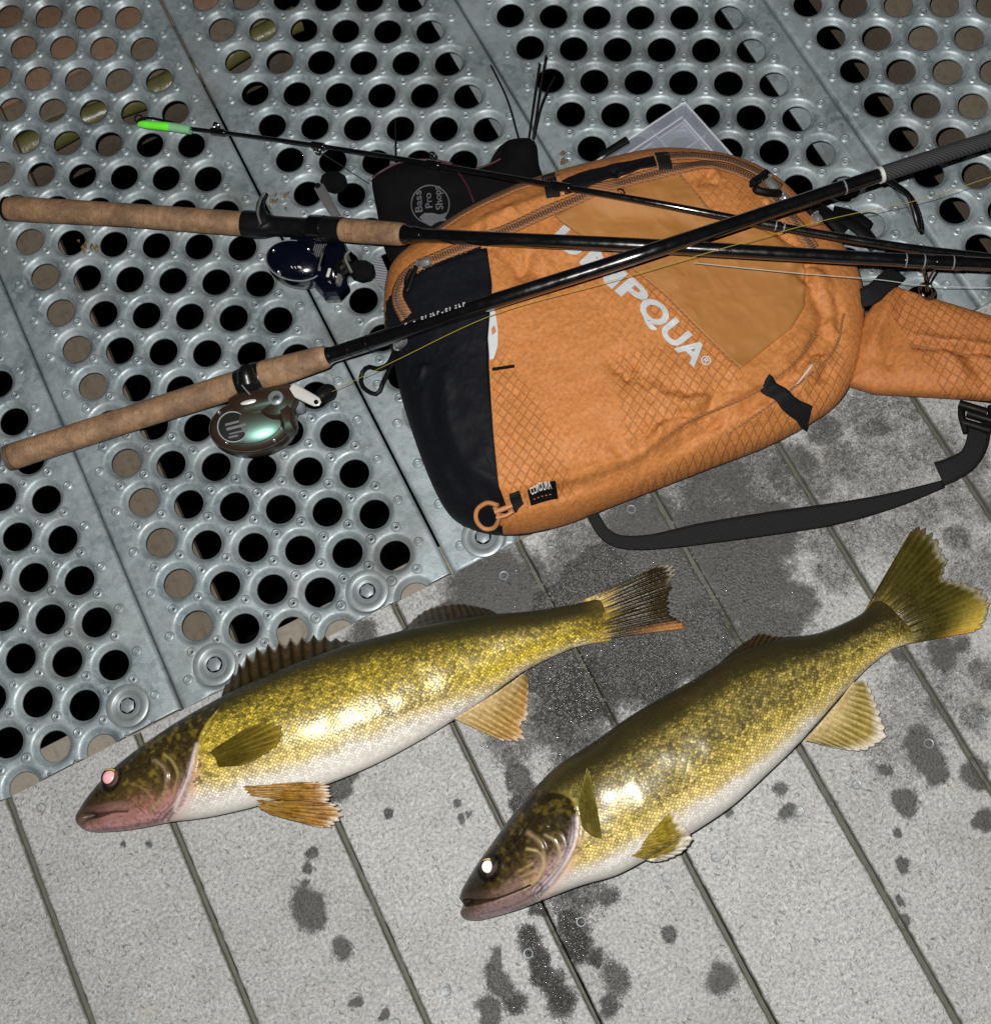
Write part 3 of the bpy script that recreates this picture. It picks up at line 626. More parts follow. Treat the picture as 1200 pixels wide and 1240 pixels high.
    arc = np.r_[0, np.cumsum(np.hypot(np.diff(c) * 1.0, np.diff(s) * 0.75))]
    hd = np.linalg.norm(half, axis=1); hd = np.maximum(hd, 0.012)
    vv = (arc[None] - arc[NU // 2]) * hd[:, None]
    uv = np.stack([np.repeat(L[:, None], m, 1), vv], -1)
    V2 = V.reshape(-1, 3); Fc = [tuple(q) for q in grid_faces(S, m, True)]
    n0 = len(V2); V2 = np.vstack([V2, V[0].mean(0), V[-1].mean(0)])
    Fc += [(n0, (i + 1) % m, i) for i in range(m)] + [(n0 + 1, (S - 1) * m + i, (S - 1) * m + (i + 1) % m) for i in range(m)]
    app = lambda a: np.concatenate([a.reshape(S * m, *a.shape[2:]), a[0].mean(0)[None], a[-1].mean(0)[None]])
    o = mesh("body", V2, Fc, M["skin"], f.root, True, {"col": app(np.clip(col, 0.004, 0.9)), "scale_mask": app(scm), "gold": app(goldm * cfg['glare']), "pig": app(pig)}, app(uv))
    bm = bmesh.new(); bm.from_mesh(o.data); bmesh.ops.recalc_face_normals(bm, faces=bm.faces); bm.to_mesh(o.data); bm.free()
    up = V[:, :NU].reshape(-1, 3)
    def fz(x, y):
        d = (up[:, 0] - x) ** 2 + (up[:, 1] - y) ** 2; i = np.argmin(d); return up[i, 2] if d[i] < 0.006 ** 2 else zc.mean()
    f.fz = fz
    f.up = up[::7]
    def on(px, py, lift=0.0):
        z = 0.05
        for _ in range(4): q = P(px, py, z); z = fz(q[0], q[1]) + lift
        return P(px, py, z)
    f.on = on
    # eye: dark ringed eyeball with flash eyeshine painted into the pupil's colour
    q = on(*eye); r = cfg['er']
    b = MB(); b.lathe(q + [0, 0, -0.001], [(r * 1.35, -0.003), (r * 1.42, -0.0005), (r * 1.3, 0.0013), (r * 1.1, 0.0020), (r * 0.98, 0.0022)], seg=30)
    eo = b.build("eye", M["eyering"], f.root)
    b = MB(); b.lathe(q + [0, 0, -0.001], [(r * 1.0, 0.0010), (r * 0.98, 0.0024), (r * 0.85, 0.0032), (r * 0.55, 0.0039), (r * 0.2, 0.0042)], seg=30)
    b.build("pupil", cfg['pupil'], eo)
    b = MB(); aa = np.linspace(-0.9, 1.1, 16) + cfg['ea']; b.tube([q + np.array([math.cos(t_) * r * 1.18, math.sin(t_) * r * 1.18, 0.0012]) for t_ in aa], 0.00055 * np.sin(np.linspace(0.15, 3.0, 16)) + 0.0001, 6); b.build("iris_rim", M["goldrim"], eo)
    return f
M["eyering"] = simple("dark_eye", (0.02, 0.012, 0.006), 0.12, 0, 0.4, 400, 0.05)
M["goldrim"] = simple("gold_iris", (0.50, 0.36, 0.10), 0.3)
M["pupil1"] = simple("pink_eyeshine", (0.88, 0.42, 0.45), 0.25, 0, 0.25, 350, 0.2)  # retroreflected flash painted as a pale pink base colour
M["pupil2"] = simple("white_eyeshine", (0.92, 0.86, 0.84), 0.25, 0, 0.06, 350, 0.1)  # same painted eyeshine, nearly white

def fin(f, name, base, tip, rays, colf, amp=0.0007, fork=0.10, opac=(1.0, 0.9), surf=False, curl=0.0, spiny=False, thick=0.0007, over=False):
    """base and tip: lists of (px, py, z); colf(u along ray, v across, ray) -> colour"""
    K = rays * 6 + 1; L = 26
    if surf:
        b = np.array([f.on(x, y, z) for x, y, z in base]); t = np.array([f.on(x, y, 0) if z is None else P(x, y, z) for x, y, z in tip])
    else: b = PL(base); t = PL(tip)
    b = resample(b, K); t = resample(t, K, not spiny)
    v = np.linspace(0, 1, K); ph = v * rays
    ridge = 0.5 + 0.5 * np.cos(2 * np.pi * ph)           # 1 on a ray
    reach = 1 - fork * (1 - ridge) ** (0.6 if spiny else 1.5)
    rag = 1 - 0.05 * vnoise(ph * 3.1, ph * 0 + 2.2)
    u = np.linspace(0, 1, L)
    V = np.zeros((L, K, 3)); C = np.zeros((L, K, 3)); O = np.zeros((L, K))
    for i, uu in enumerate(u):
        k = uu * reach * rag
        p = b + (t - b) * k[:, None]
        p[:, 2] += amp * (ridge - 0.5) * float(smooth(0.02, 0.4, np.array(uu))) + curl * math.sin(uu * math.pi) + 0.0008 * (vnoise(ph * 0.7, np.full(K, uu * 4)) - 0.5)
        V[i] = p; C[i] = colf(np.full(K, uu), v, ridge); O[i] = opac[0] + (opac[1] - opac[0]) * uu * (1 - 0.6 * ridge)
    if over:
        q = V.reshape(-1, 3); dd = (q[:, None, 0] - f.up[None, :, 0]) ** 2 + (q[:, None, 1] - f.up[None, :, 1]) ** 2; i = dd.argmin(1); hit = dd[np.arange(len(q)), i] < 0.0035 ** 2
        ur = np.repeat(u, K); lift = -0.0028 + 0.0034 * smooth(0, 0.12, ur); q[:, 2] = np.where(hit, np.where(ur < 0.12, f.up[i, 2] + lift, np.maximum(q[:, 2], f.up[i, 2] + 0.0006)), q[:, 2]); V = q.reshape(V.shape)
    V[:, :, 2] = np.maximum(V[:, :, 2], 0.0016)
    o = mesh(name, V.reshape(-1, 3), [tuple(q) for q in grid_faces(L, K)], M["fin"], f.root, True, {"col": np.clip(C.reshape(-1, 3), 0.003, 0.9), "opac": O.ravel()})
    sm = o.modifiers.new("thickness", 'SOLIDIFY'); sm.thickness = thick; sm.offset = 0
    return o
def fcol(root_c, mid_c, tip_c, ray_c, edge=0.82, rayk=0.6, blotch=0.5, sd=0, white=None):
    root_c, mid_c, tip_c, ray_c = map(np.array, (root_c, mid_c, tip_c, ray_c))
    def g(u, v, r):
        c = np.where((u < 0.5)[:, None], lerp3(root_c, mid_c, u * 2), lerp3(mid_c, tip_c, np.clip(u * 2 - 1, 0, 1)))
        k = (r ** 2 * rayk * (1 - 0.5 * smooth(edge, 1.0, u)))[:, None]; c = c * (1 - k) + ray_c * k
        bl = smooth(0.48, 0.66, fbm(u * 9 + sd, v * 14 + sd, 3))[:, None] * blotch * smooth(1.0, 0.8, u)[:, None]
        c = c * (1 - bl) + c * np.array([0.32, 0.28, 0.2]) * bl
        if white is not None:
            w = (smooth(edge, 1.0, u + 0.25 * (v - 1) * white[0] + 0.08 * (vnoise(v * 30, u * 3) - 0.5)) * white[1])[:, None]; c = c * (1 - w) + np.array([0.78, 0.72, 0.62]) * w
        return c
    return g

f1 = make_fish("slimmer golden walleye nearer the metal planks, spiny fin raised and pink shining eye",
    [(96, 984), (103, 972), (112, 960), (126, 944), (150, 922), (185, 896), (220, 873), (268, 846), (320, 821), (370, 800), (420, 783), (470, 769), (520, 757), (580, 746), (640, 741), (690, 733), (722, 726), (742, 722)],
    [(95, 999), (102, 1005), (115, 1008), (140, 1007), (170, 1003), (205, 996), (250, 990), (300, 979), (350, 964), (397, 949), (450, 927), (500, 901), (547, 873), (590, 845), (633, 814), (670, 795), (700, 783), (740, 776)],
    [(0, .007), (.03, .0125), (.08, .018), (.15, .024), (.25, .030), (.4, .0335), (.55, .030), (.7, .0235), (.85, .0165), (.94, .0105), (.98, .0055), (1, .0025)],
    [(262, 868), (250, 890), (246, 908), (243, 928), (236, 950), (224, 970), (208, 984), (190, 996)], [(92, 990), (104, 988), (120, 987), (140, 984), (158, 984)], (133, 942), 3.0,
    dict(big=False, flat=0.95, pigk=0.02, glare=0.6, hs=-1, ug=0.20, preop=[(185, 920), (200, 930), (204, 945), (197, 965), (180, 980)], er=0.0054, ea=0.6,
         back=(0.034, 0.031, 0.010), mix=(0.22, 0.175, 0.026), gold=(0.74, 0.57, 0.075), pale=(0.78, 0.64, 0.28), belly=(0.86, 0.83, 0.77),
         stops=[-0.2, 0.04, 0.14, 0.27, 0.62, 0.76, 0.87, 1.4], shift=lambda U: -0.20 * smooth(0.50, 0.90, U),
         hstops=[0, 0.44, 0.64, 0.76, 0.86, 0.94, 1.0], hcols=[(0.026, 0.020, 0.007), (0.055, 0.038, 0.012), (0.11, 0.062, 0.026), (0.36, 0.17, 0.13), (0.50, 0.25, 0.24), (0.46, 0.25, 0.26), (0.34, 0.20, 0.21)],
         mem=(0.66, 0.44, 0.43), raw=(0.62, 0.34, 0.30), lip=(0.34, 0.17, 0.16), tail=(0.50, 0.36, 0.07), gmk=0.55, strokes=[([(150, 981), (164, 977), (172, 985)], (0.05, 0.02, 0.015), .0010, .5), ([(112, 1002), (150, 999), (190, 991), (212, 980)], (0.14, 0.06, 0.06), .0010, .6), ([(204, 916), (216, 926), (222, 942), (214, 962)], (0.45, 0.34, 0.12), .0012, .6), ([(214, 912), (228, 926), (232, 944)], (0.04, 0.03, 0.012), .0013, .6), ([(247, 906), (241, 930), (232, 952), (212, 982)], (0.80, 0.66, 0.64), .0014, .75), ([(226, 940), (216, 968), (196, 988)], (0.22, 0.10, 0.10), .0010, .6), ([(160, 950), (176, 956), (186, 968)], (0.30, 0.20, 0.08), .0010, .45), ([(144, 938), (170, 930), (196, 916)], (0.02, 0.016, 0.008), .0014, .6)], nostril=[(113, 962), (119, 958)], pupil=M["pupil1"]))
D1 = fcol((0.030, 0.022, 0.008), (0.065, 0.042, 0.016), (0.080, 0.055, 0.028), (0.010, 0.008, 0.004), rayk=0.9, blotch=0.35, white=(0, 0.25), edge=0.88)
fin(f1, "spiny_dorsal_fin", [(268, 846, .030), (300, 832, .032), (340, 814, .033), (380, 798, .033), (432, 780, .032)], [(274, 828, .014), (296, 794, .014), (313, 782, .014), (335, 775, .014), (352, 771, .014), (380, 768, .014), (405, 772, .015), (432, 778, .02)], 13, D1, 0.0013, 0.26, (1.0, 0.85), spiny=True)
fin(f1, "soft_dorsal_fin", [(484, 766, .029), (520, 757, .028), (560, 750, .027), (604, 745, .024)], [(490, 762, .010), (512, 741, .006), (541, 730, .005), (566, 732, .006), (592, 738, .010)], 14, D1, 0.0007, 0.06, (1, 0.85))
PV = fcol((0.40, 0.24, 0.07), (0.42, 0.22, 0.035), (0.55, 0.27, 0.08), (0.17, 0.10, 0.015), blotch=0.6, white=(0, 0.8), edge=0.86)
fin(f1, "pectoral_fin", [(249, 914, .001), (252, 919, .001), (257, 925, .001), (262, 929, .001)], [(306, 878, .070), (326, 874, .072), (341, 878, .073), (346, 888, .073), (336, 904, .071), (314, 918, .069), (292, 927, .067)], 12, fcol((0.14, 0.10, 0.015), (0.16, 0.12, 0.018), (0.30, 0.22, 0.03), (0.05, 0.038, 0.006), rayk=0.75, blotch=0.3), 0.0017, 0.05, (1, 0.9), surf=True, over=True)
fin(f1, "pelvic_fin", [(297, 957, .034), (300, 962, .030), (306, 967, .028)], [(385, 948, .036), (397, 949, .036), (404, 960, .034), (402, 973, .032)], 9, PV, 0.0009, 0.05, (1, 0.95), curl=0.006, over=True)
fin(f1, "pelvic_fin", [(312, 972, .024), (318, 980, .020), (326, 986, .018)], [(395, 971, .024), (412, 976, .020), (417, 991, .014), (402, 1003, .010), (380, 1001, .008)], 10, PV, 0.0012, 0.06, (1, 0.95), curl=0.005, over=True)
AN = fcol((0.55, 0.40, 0.22), (0.33, 0.20, 0.05), (0.46, 0.21, 0.05), (0.62, 0.46, 0.20), rayk=0.75, blotch=0.30, white=(0, 0.6), edge=0.88)
fin(f1, "anal_fin", [(549, 870, .024), (575, 855, .023), (605, 836, .021), (634, 816, .018)], [(612, 899, .006), (636, 897, .006), (633, 880, .005), (640, 872, .005), (641, 850, .005), (640, 822, .006)], 12, AN, 0.0018, 0.07, (1, 0.92))
TL = fcol((0.09, 0.065, 0.012), (0.034, 0.024, 0.006), (0.034, 0.023, 0.008), (0.014, 0.010, 0.003), rayk=0.7, blotch=0.55)
def TL1(u, v, r):
    c = TL(u, v, r); k = (smooth(0.82, 1.0, v) * smooth(0.35, 0.9, u) * 0.85)[:, None]; c = c * (1 - k) + np.array([0.50, 0.21, 0.06]) * k
    y = (smooth(0.34, 0.02, u + 0.30 * (vnoise(v * 34, u * 2) - 0.5)))[:, None]; c = c * (1 - y) + np.array([0.50, 0.36, 0.07]) * y * (0.65 + 0.5 * vnoise(v * 20, u * 30))[:, None]
    w = (smooth(0.93, 1.0, u) * smooth(0.30, 0.0, np.abs(v - 0.12)))[:, None] * 0.85; return c * (1 - w) + np.array([0.66, 0.60, 0.48]) * w
fin(f1, "tail_fin", [(706, 727, .0070), (716, 738, .0070), (720, 752, .0070), (718, 765, .0070), (709, 778, .0070)], [(806, 682, .012), (819, 686, .012), (817, 704, .012), (812, 726, .012), (815, 744, .012), (828, 752, .010), (835, 760, .008)], 17, TL1, 0.0005, 0.04, (1, 0.96), curl=0.0022)

f2 = make_fish("fatter walleye at the lower right, white shining eye and bright flash glare on its flank",
    [(556, 1091), (559, 1080), (564, 1070), (579, 1046), (604, 1011), (627, 980), (652, 951), (677, 927), (722, 898), (755, 874), (790, 852), (833, 828), (860, 811), (885, 796), (915, 783), (950, 775), (985, 769), (1015, 758), (1042, 744), (1058, 728), (1070, 716)],
    [(557, 1106), (562, 1113), (575, 1115), (589, 1113), (627, 1102), (658, 1090), (703, 1073), (741, 1062), (772, 1047), (839, 1008), (880, 981), (905, 960), (937, 930), (961, 907), (990, 876), (1025, 836), (1054, 806), (1083, 786), (1104, 779), (1122, 772)],
    [(0, .008), (.03, .0145), (.08, .022), (.15, .029), (.25, .037), (.4, .0425), (.55, .038), (.7, .029), (.85, .0195), (.93, .0125), (.97, .0065), (1, .0025)],
    [(672, 962), (690, 968), (698, 980), (703, 1000), (700, 1022), (690, 1044), (674, 1066), (655, 1084)], [(553, 1097), (570, 1094), (600, 1090), (622, 1083), (645, 1074)], (591, 1050), 8.0,
    dict(big=True, flat=0.82, pigk=0.07, glare=1.55, hs=-1, ug=0.20, preop=[(640, 1010), (655, 1022), (660, 1042), (652, 1062), (636, 1078)], er=0.0046, ea=0.7,
         back=(0.019, 0.019, 0.007), mix=(0.12, 0.098, 0.018), gold=(0.72, 0.57, 0.13), pale=(0.76, 0.62, 0.26), belly=(0.86, 0.83, 0.78),
         stops=[-0.2, 0.08, 0.20, 0.34, 0.68, 0.81, 0.90, 1.4], shift=lambda U: -0.16 * smooth(0.55, 0.92, U),
         hstops=[0, 0.50, 0.62, 0.74, 0.84, 0.94, 1.0], hcols=[(0.011, 0.009, 0.004), (0.026, 0.018, 0.007), (0.07, 0.045, 0.018), (0.30, 0.19, 0.15), (0.40, 0.26, 0.25), (0.38, 0.27, 0.28), (0.34, 0.26, 0.27)],
         mem=(0.62, 0.50, 0.52), raw=(0.60, 0.33, 0.24), lip=(0.10, 0.06, 0.05), tail=(0.15, 0.115, 0.022), gmk=0.30, strokes=[([(604, 1089), (622, 1082), (640, 1076)], (0.55, 0.42, 0.36), .0010, .7), ([(640, 1078), (652, 1070), (656, 1078), (640, 1086)], (0.03, 0.015, 0.012), .0011, .7), ([(640, 1030), (654, 1034), (660, 1050), (650, 1068), (636, 1076)], (0.50, 0.38, 0.16), .0011, .7), ([(630, 1056), (646, 1048)], (0.42, 0.30, 0.09), .0010, .6), ([(632, 1063), (650, 1056)], (0.42, 0.30, 0.09), .0010, .6), ([(634, 1070), (648, 1064)], (0.42, 0.30, 0.09), .0010, .5), ([(662, 1014), (674, 1022), (680, 1040), (672, 1058)], (0.48, 0.38, 0.20), .0011, .6), ([(668, 1004), (684, 1012), (690, 1030)], (0.02, 0.015, 0.007), .0014, .6), ([(702, 994), (700, 1020), (688, 1044), (666, 1072)], (0.78, 0.68, 0.70), .0015, .75), ([(690, 1030), (680, 1052), (662, 1072)], (0.20, 0.12, 0.14), .0010, .6), ([(575, 1108), (610, 1100), (645, 1086)], (0.12, 0.07, 0.07), .0010, .6), ([(600, 1044), (626, 1020), (650, 990)], (0.008, 0.007, 0.004), .0016, .6)], nostril=[(571, 1072), (576, 1066)], pupil=M["pupil2"]))
fin(f2, "soft_dorsal_fin", [(872, 803, .034), (900, 790, .034), (930, 782, .033), (975, 772, .028)], [(892, 785, .022), (920, 766, .020), (938, 769, .020), (955, 771, .020), (984, 769, .020)], 14, D1, 0.0007, 0.10, (1, 0.8))
fin(f2, "spiny_dorsal_fin", [(724, 899, .036), (765, 871, .037), (800, 851, .037), (846, 825, .036)], [(735, 890, .026), (768, 866, .026), (803, 846, .026), (850, 820, .028)], 12, fcol((0.02, 0.02, 0.008), (0.02, 0.02, 0.008), (0.03, 0.026, 0.01), (0.012, 0.01, 0.005)), 0.0008, 0.15)
fin(f2, "pectoral_fin", [(704, 1000, .001), (711, 1008, .001), (720, 1014, .001), (729, 1016, .001)], [(700, 968, .080), (706, 944, .092), (712, 926, .096), (717, 950, .090), (722, 975, .082)], 11, fcol((0.17, 0.13, 0.03), (0.16, 0.13, 0.025), (0.26, 0.22, 0.05), (0.06, 0.05, 0.01), rayk=0.75, blotch=0.3), 0.0016, 0.05, (1, 0.9), surf=True)
fin(f2, "pelvic_fin", [(763, 1039, .036), (768, 1034, .040), (776, 1026, .044)], [(815, 981, .056), (829, 999, .052), (840, 1012, .044), (834, 1027, .036), (812, 1040, .030), (791, 1045, .028)][::-1], 12, fcol((0.30, 0.22, 0.05), (0.28, 0.21, 0.025), (0.33, 0.24, 0.03), (0.20, 0.14, 0.015), blotch=0.45, white=(-1.0, 0.9), edge=0.84), 0.0008, 0.03, (1, 0.97), curl=0.004, over=True)
fin(f2, "anal_fin", [(975, 897, .030), (995, 874, .029), (1015, 850, .027), (1033, 826, .023)], [(1010, 906, .008), (1046, 910, .010), (1074, 894, .012), (1067, 866, .012), (1058, 842, .012), (1049, 826, .012)], 14, fcol((0.60, 0.46, 0.24), (0.24, 0.18, 0.03), (0.36, 0.25, 0.04), (0.62, 0.50, 0.22), rayk=0.75, blotch=0.25, white=(0, 1.0), edge=0.72), 0.0018, 0.04, (1, 0.95))
T2 = fcol((0.045, 0.038, 0.010), (0.065, 0.055, 0.010), (0.085, 0.070, 0.012), (0.022, 0.018, 0.005), rayk=0.6, blotch=0.4)
def TL2(u, v, r):
    c = T2(u, v, r); y = (smooth(0.30, 0.02, u + 0.30 * (vnoise(v * 34, u * 2) - 0.5)))[:, None]; c = c * (1 - y) + np.array([0.15, 0.115, 0.022]) * y * (0.5 + 0.8 * vnoise(v * 20, u * 30))[:, None]; k = (smooth(0.62, 1.0, v) * smooth(0.45, 0.95, u))[:, None]; c = c * (1 - k) + np.array([0.62, 0.46, 0.08]) * k
    o = (smooth(0.9, 1.0, v) * smooth(0.3, 0.8, u) * 0.6)[:, None]; c = c * (1 - o) + np.array([0.55, 0.24, 0.05]) * o
    w = (smooth(0.90, 1.0, u + 0.06 * (vnoise(v * 26, u * 3) - 0.5)) * smooth(0.95, 0.5, np.abs(v - 0.5) * 2))[:, None] * 0.55; return c * (1 - w) + np.array([0.5, 0.46, 0.36]) * w
fin(f2, "tail_fin", [(1046, 741, .0070), (1062, 740, .0072), (1077, 750, .0074), (1088, 764, .0072), (1096, 781, .0070)], [(1104, 641, .010), (1114, 636, .010), (1131, 646, .010), (1148, 672, .011), (1146, 688, .011), (1144, 698, .011), (1160, 702, .011), (1180, 708, .011), (1195, 717, .011), (1201, 735, .010), (1192, 757, .009), (1182, 765, .008)], 20, TL2, 0.0010, 0.03, (1, 0.97), curl=0.0022)

# ------------------------------------------------------------------ orange sling pack
OUT = [(468, 352), (466, 392), (476, 432), (486, 480), (498, 520), (513, 562), (531, 602), (550, 627), (582, 641), (625, 644), (682, 632), (760, 602), (850, 567), (930, 536), (985, 507), (1018, 482), (1038, 445), (1045, 402), (1046, 362), (1038, 325), (1014, 290), (985, 260), (952, 226), (920, 205), (880, 192), (830, 187), (790, 189), (740, 200), (680, 216), (622, 236), (572, 260), (530, 287), (497, 308), (476, 328)]
outw = closed(PL(OUT, 0.026)[:, :2], 560)
def bag_exact(X, Y):
    X = np.asarray(X, float); Y = np.asarray(Y, float); sh = X.shape; X = X.ravel(); Y = Y.ravel()
    d = np.full(X.shape, 1e9)
    for a, b in zip(outw[::2], np.roll(outw[::2], -1, 0)):
        dx, dy = b - a; t = np.clip(((X - a[0]) * dx + (Y - a[1]) * dy) / (dx * dx + dy * dy + 1e-15), 0, 1)
        d = np.minimum(d, np.hypot(X - a[0] - t * dx, Y - a[1] - t * dy))
    ins = inside(X, Y, outw); d = np.where(ins, d, -d)
    # thickness falls from the heavy end towards the strap end
    L0 = P(500, 480, 0)[:2]; L1 = P(1040, 400, 0)[:2]; ax = (L1 - L0); along = np.clip(((X - L0[0]) * ax[0] + (Y - L0[1]) * ax[1]) / (ax @ ax), -0.1, 1.1)
    top = np.interp(along, [-.1, 0, .3, .6, .85, 1.1], [.074, .080, .084, .078, .062, .050])
    Rr = np.interp(along, [0, .5, 1], [.060, .066, .075])
    t = np.clip(d / Rr, 0, 1); z = 0.026 + (top - 0.026) * np.sqrt(np.clip(1 - (1 - t) ** 2, 0, 1)) ** 0.95
    z = np.where(d < 0, 0.026 + d * 2.2, z)
    for pl, amp, wd in BAGFOLDS:
        dd, sd_ = seg_dist(X, Y, pl); z = z + amp * np.exp(-(dd / wd) ** (2 if wd > 0.0039 else 1.4)) * smooth(0.002, 0.02, d)
    for pl, amp, wd in BAGSTEPS:
        dd, sd_ = seg_dist(X, Y, pl); z = z + amp * sd_ * (np.exp(-(dd / wd)) - 0.0) * smooth(0.002, 0.02, d)
    n = fbm(X * 22 + 3, Y * 22, 3) - 0.5; n2 = fbm(X * 75, Y * 75 + 8, 3); rid = 1 - np.abs(2 * n2 - 1)
    z = z + (0.006 * n + 0.0007 * (rid ** 3 - 0.25)) * smooth(0.0, 0.03, d)
    return z.reshape(sh)
def bp(pts, z=0.07): return resample(PL(pts, z), 30)[:, :2]
BAGFOLDS = [(bp([(612, 598), (680, 575), (760, 548), (830, 505), (900, 470)]), 0.0045, .006), (bp([(630, 620), (720, 596), (800, 570), (880, 520), (960, 470), (1000, 420)]), 0.0040, .007),
            (bp([(612, 612), (700, 588), (790, 556), (870, 505)]), -0.0050, .0045), (bp([(742, 445), (780, 462), (830, 478)]), -0.0040, .007), (bp([(750, 450), (800, 480), (850, 490)]), 0.0030, .006),
            (bp([(770, 540), (800, 512), (850, 498), (880, 480)]), -0.0040, .004), (bp([(845, 505), (870, 480), (900, 470)]), -0.0045, .004), (bp([(800, 520), (815, 500), (830, 492)]), 0.0030, .004),
            (bp([(975, 330), (990, 350), (1000, 375), (990, 410), (968, 430)]), -0.0050, .006), (bp([(960, 310), (985, 318), (1008, 345), (1012, 380)]), 0.0040, .006), (bp([(1010, 350), (1020, 400), (1005, 440)]), -0.004, .008),
            (bp([(640, 330), (665, 350)]), -0.004, .005), (bp([(610, 310), (635, 345)]), -0.004, .006), (bp([(890, 450), (930, 440), (975, 400)]), 0.0035, .006), (bp([(905, 485), (950, 455), (1000, 440)]), -0.0035, .005),
            (bp([(620, 590), (700, 570), (780, 540)]), -0.003, .003), (bp([(520, 480), (530, 540), (560, 590)]), -0.003, .006), (bp([(540, 460), (545, 520), (570, 570), (600, 585)]), 0.003, .006), (bp([(690, 540), (740, 520), (760, 490)]), 0.002, .008),
            (bp([(560, 290), (650, 250), (760, 215), (850, 205)]), 0.003, .006), (bp([(930, 250), (960, 290), (985, 330)]), -0.003, .006), (bp([(740, 270), (800, 265), (850, 285)]), -0.003, .010), (bp([(720, 240), (790, 260), (830, 250)]), 0.003, .009)]
def crease_field():
    out = []; rg = random.Random(5)
    for band, cnt, ln in (([(612, 606), (690, 584), (760, 560), (830, 515), (900, 478)], 26, 22), ([(640, 626), (740, 600), (850, 550), (950, 490), (1010, 425)], 22, 22), ([(975, 320), (1000, 350), (1010, 400), (985, 440)], 14, 26), ([(540, 300), (640, 256), (760, 218), (880, 205)], 14, 18), ([(610, 310), (660, 340), (720, 330)], 8, 22), ([(930, 230), (965, 275), (990, 315)], 8, 18), ([(750, 455), (800, 480), (850, 485)], 10, 22), ([(500, 420), (505, 500), (540, 590), (580, 610)], 12, 24)):
        q = resample(band, 60)
        for _ in range(cnt):
            p = q[rg.randrange(60)] + np.array([rg.uniform(-16, 16), rg.uniform(-12, 12)]); a = rg.uniform(0, 6.28); L = ln * rg.uniform(0.5, 1.2)
            m = p + np.array([rg.uniform(-5, 5), rg.uniform(-5, 5)]); e = np.array([math.cos(a), math.sin(a)]) * L / 2
            out.append((resample(PL([p - e, m, p + e], 0.07), 8)[:, :2], rg.choice([-1, 1, -1]) * rg.uniform(0.0014, 0.0036), rg.uniform(0.0020, 0.0039)))
    return out
BAGFOLDS += crease_field()
BAGSTEPS = [(bp([(608, 604), (690, 582), (770, 553), (840, 508), (905, 474), (962, 436), (985, 400)]), 0.0030, .011), (bp([(597, 300), (596, 345), (592, 440), (598, 520), (607, 605)]), 0.0012, .004)]
_bx = np.arange(outw[:, 0].min() - 0.03, outw[:, 0].max() + 0.03, 0.0013); _by = np.arange(outw[:, 1].min() - 0.03, outw[:, 1].max() + 0.03, 0.0013)
_bz = bag_exact(*np.meshgrid(_bx, _by))
def bag_h(X, Y):
    X = np.asarray(X, float); Y = np.asarray(Y, float)
    fx = np.clip((X - _bx[0]) / 0.0013, 0, len(_bx) - 1.001); fy = np.clip((Y - _by[0]) / 0.0013, 0, len(_by) - 1.001); i = fx.astype(int); j = fy.astype(int); u = fx - i; v = fy - j
    return (_bz[j, i] * (1 - u) + _bz[j, i + 1] * u) * (1 - v) + (_bz[j + 1, i] * (1 - u) + _bz[j + 1, i + 1] * u) * v
pack = tag(empty("sling_pack"), "orange and charcoal sling pack lying under the fishing rods", "bag")
CHAR = [(462, 352), (500, 336), (545, 320), (584, 306), (588, 345), (584, 440), (588, 520), (596, 604), (612, 650), (580, 650), (540, 630), (490, 540), (455, 440), (455, 390)]
charw = PL(CHAR, 0.07)[:, :2]
def ring_mesh(poly, cen, nr, zfun, skirt=None, rip=1.0):
    """closed plan outline -> domed skin"""
    n = len(poly); rho = np.linspace(1, 0.004, nr); V = []
    XY = cen[None, None] + (poly[None] - cen[None, None]) * rho[:, None, None]
    Z = zfun(XY[:, :, 0], XY[:, :, 1]); V = np.concatenate([XY, Z[..., None]], -1)
    rows = [V[i] for i in range(nr)]
    if skirt is not None:
        pre = []
        for k, z in skirt:
            q = cen[None] + (poly - cen[None]) * k; pre.append(np.c_[q, np.full(n, z)])
        rows = pre + rows
    V = np.array(rows); Fc = [tuple(f) for f in grid_faces(len(rows), n, True)] + [tuple(range((len(rows) - 1) * n, len(rows) * n))]
    return V.reshape(-1, 3), Fc
cen = P(760, 410, 0.026)[:2]
V, Fc = ring_mesh(outw, cen, 120, bag_h, [(0.93, 0.0095), (0.975, 0.0095), (0.995, 0.014), (1.001, 0.020)])
RIPA = [([(595, 420), (640, 470), (700, 600), (610, 600)], .9), ([(740, 440), (880, 400), (900, 460), (760, 540)], .9), ([(640, 230), (700, 240), (620, 300), (560, 290)], .35), ([(800, 600), (1000, 480), (940, 480), (760, 580)], .85), ([(740, 290), (900, 450), (860, 460), (700, 300)], .8), ([(830, 195), (930, 215), (940, 270), (850, 260)], .5), ([(960, 440), (1030, 380), (1040, 440), (980, 500)], .8)]
rip = np.full(len(V), 0.34)
for pl, s in RIPA: rip = np.maximum(rip, s * smooth(-0.012, 0.010, np.where(inside(V[:, 0], V[:, 1], PL(pl, 0.07)), 1, -1) * seg_dist(V[:, 0], V[:, 1], np.vstack([PL(pl, 0.07), PL(pl[:1], 0.07)]))[0]))
body = mesh("body", V, Fc, [M["orange"], M["charcoal"]], pack, True, {"rip": rip})
cx = np.array([np.mean(V[list(f)], 0) for f in Fc]); low = (cx[:, 2] < 0.020) & (cx[:, 0] < P(640, 600, 0)[0])
mi = (inside(cx[:, 0], cx[:, 1], charw) | low).astype(int); body.data.polygons.foreach_set("material_index", mi)
bm = bmesh.new(); bm.from_mesh(body.data); bmesh.ops.recalc_face_normals(bm, faces=bm.faces)
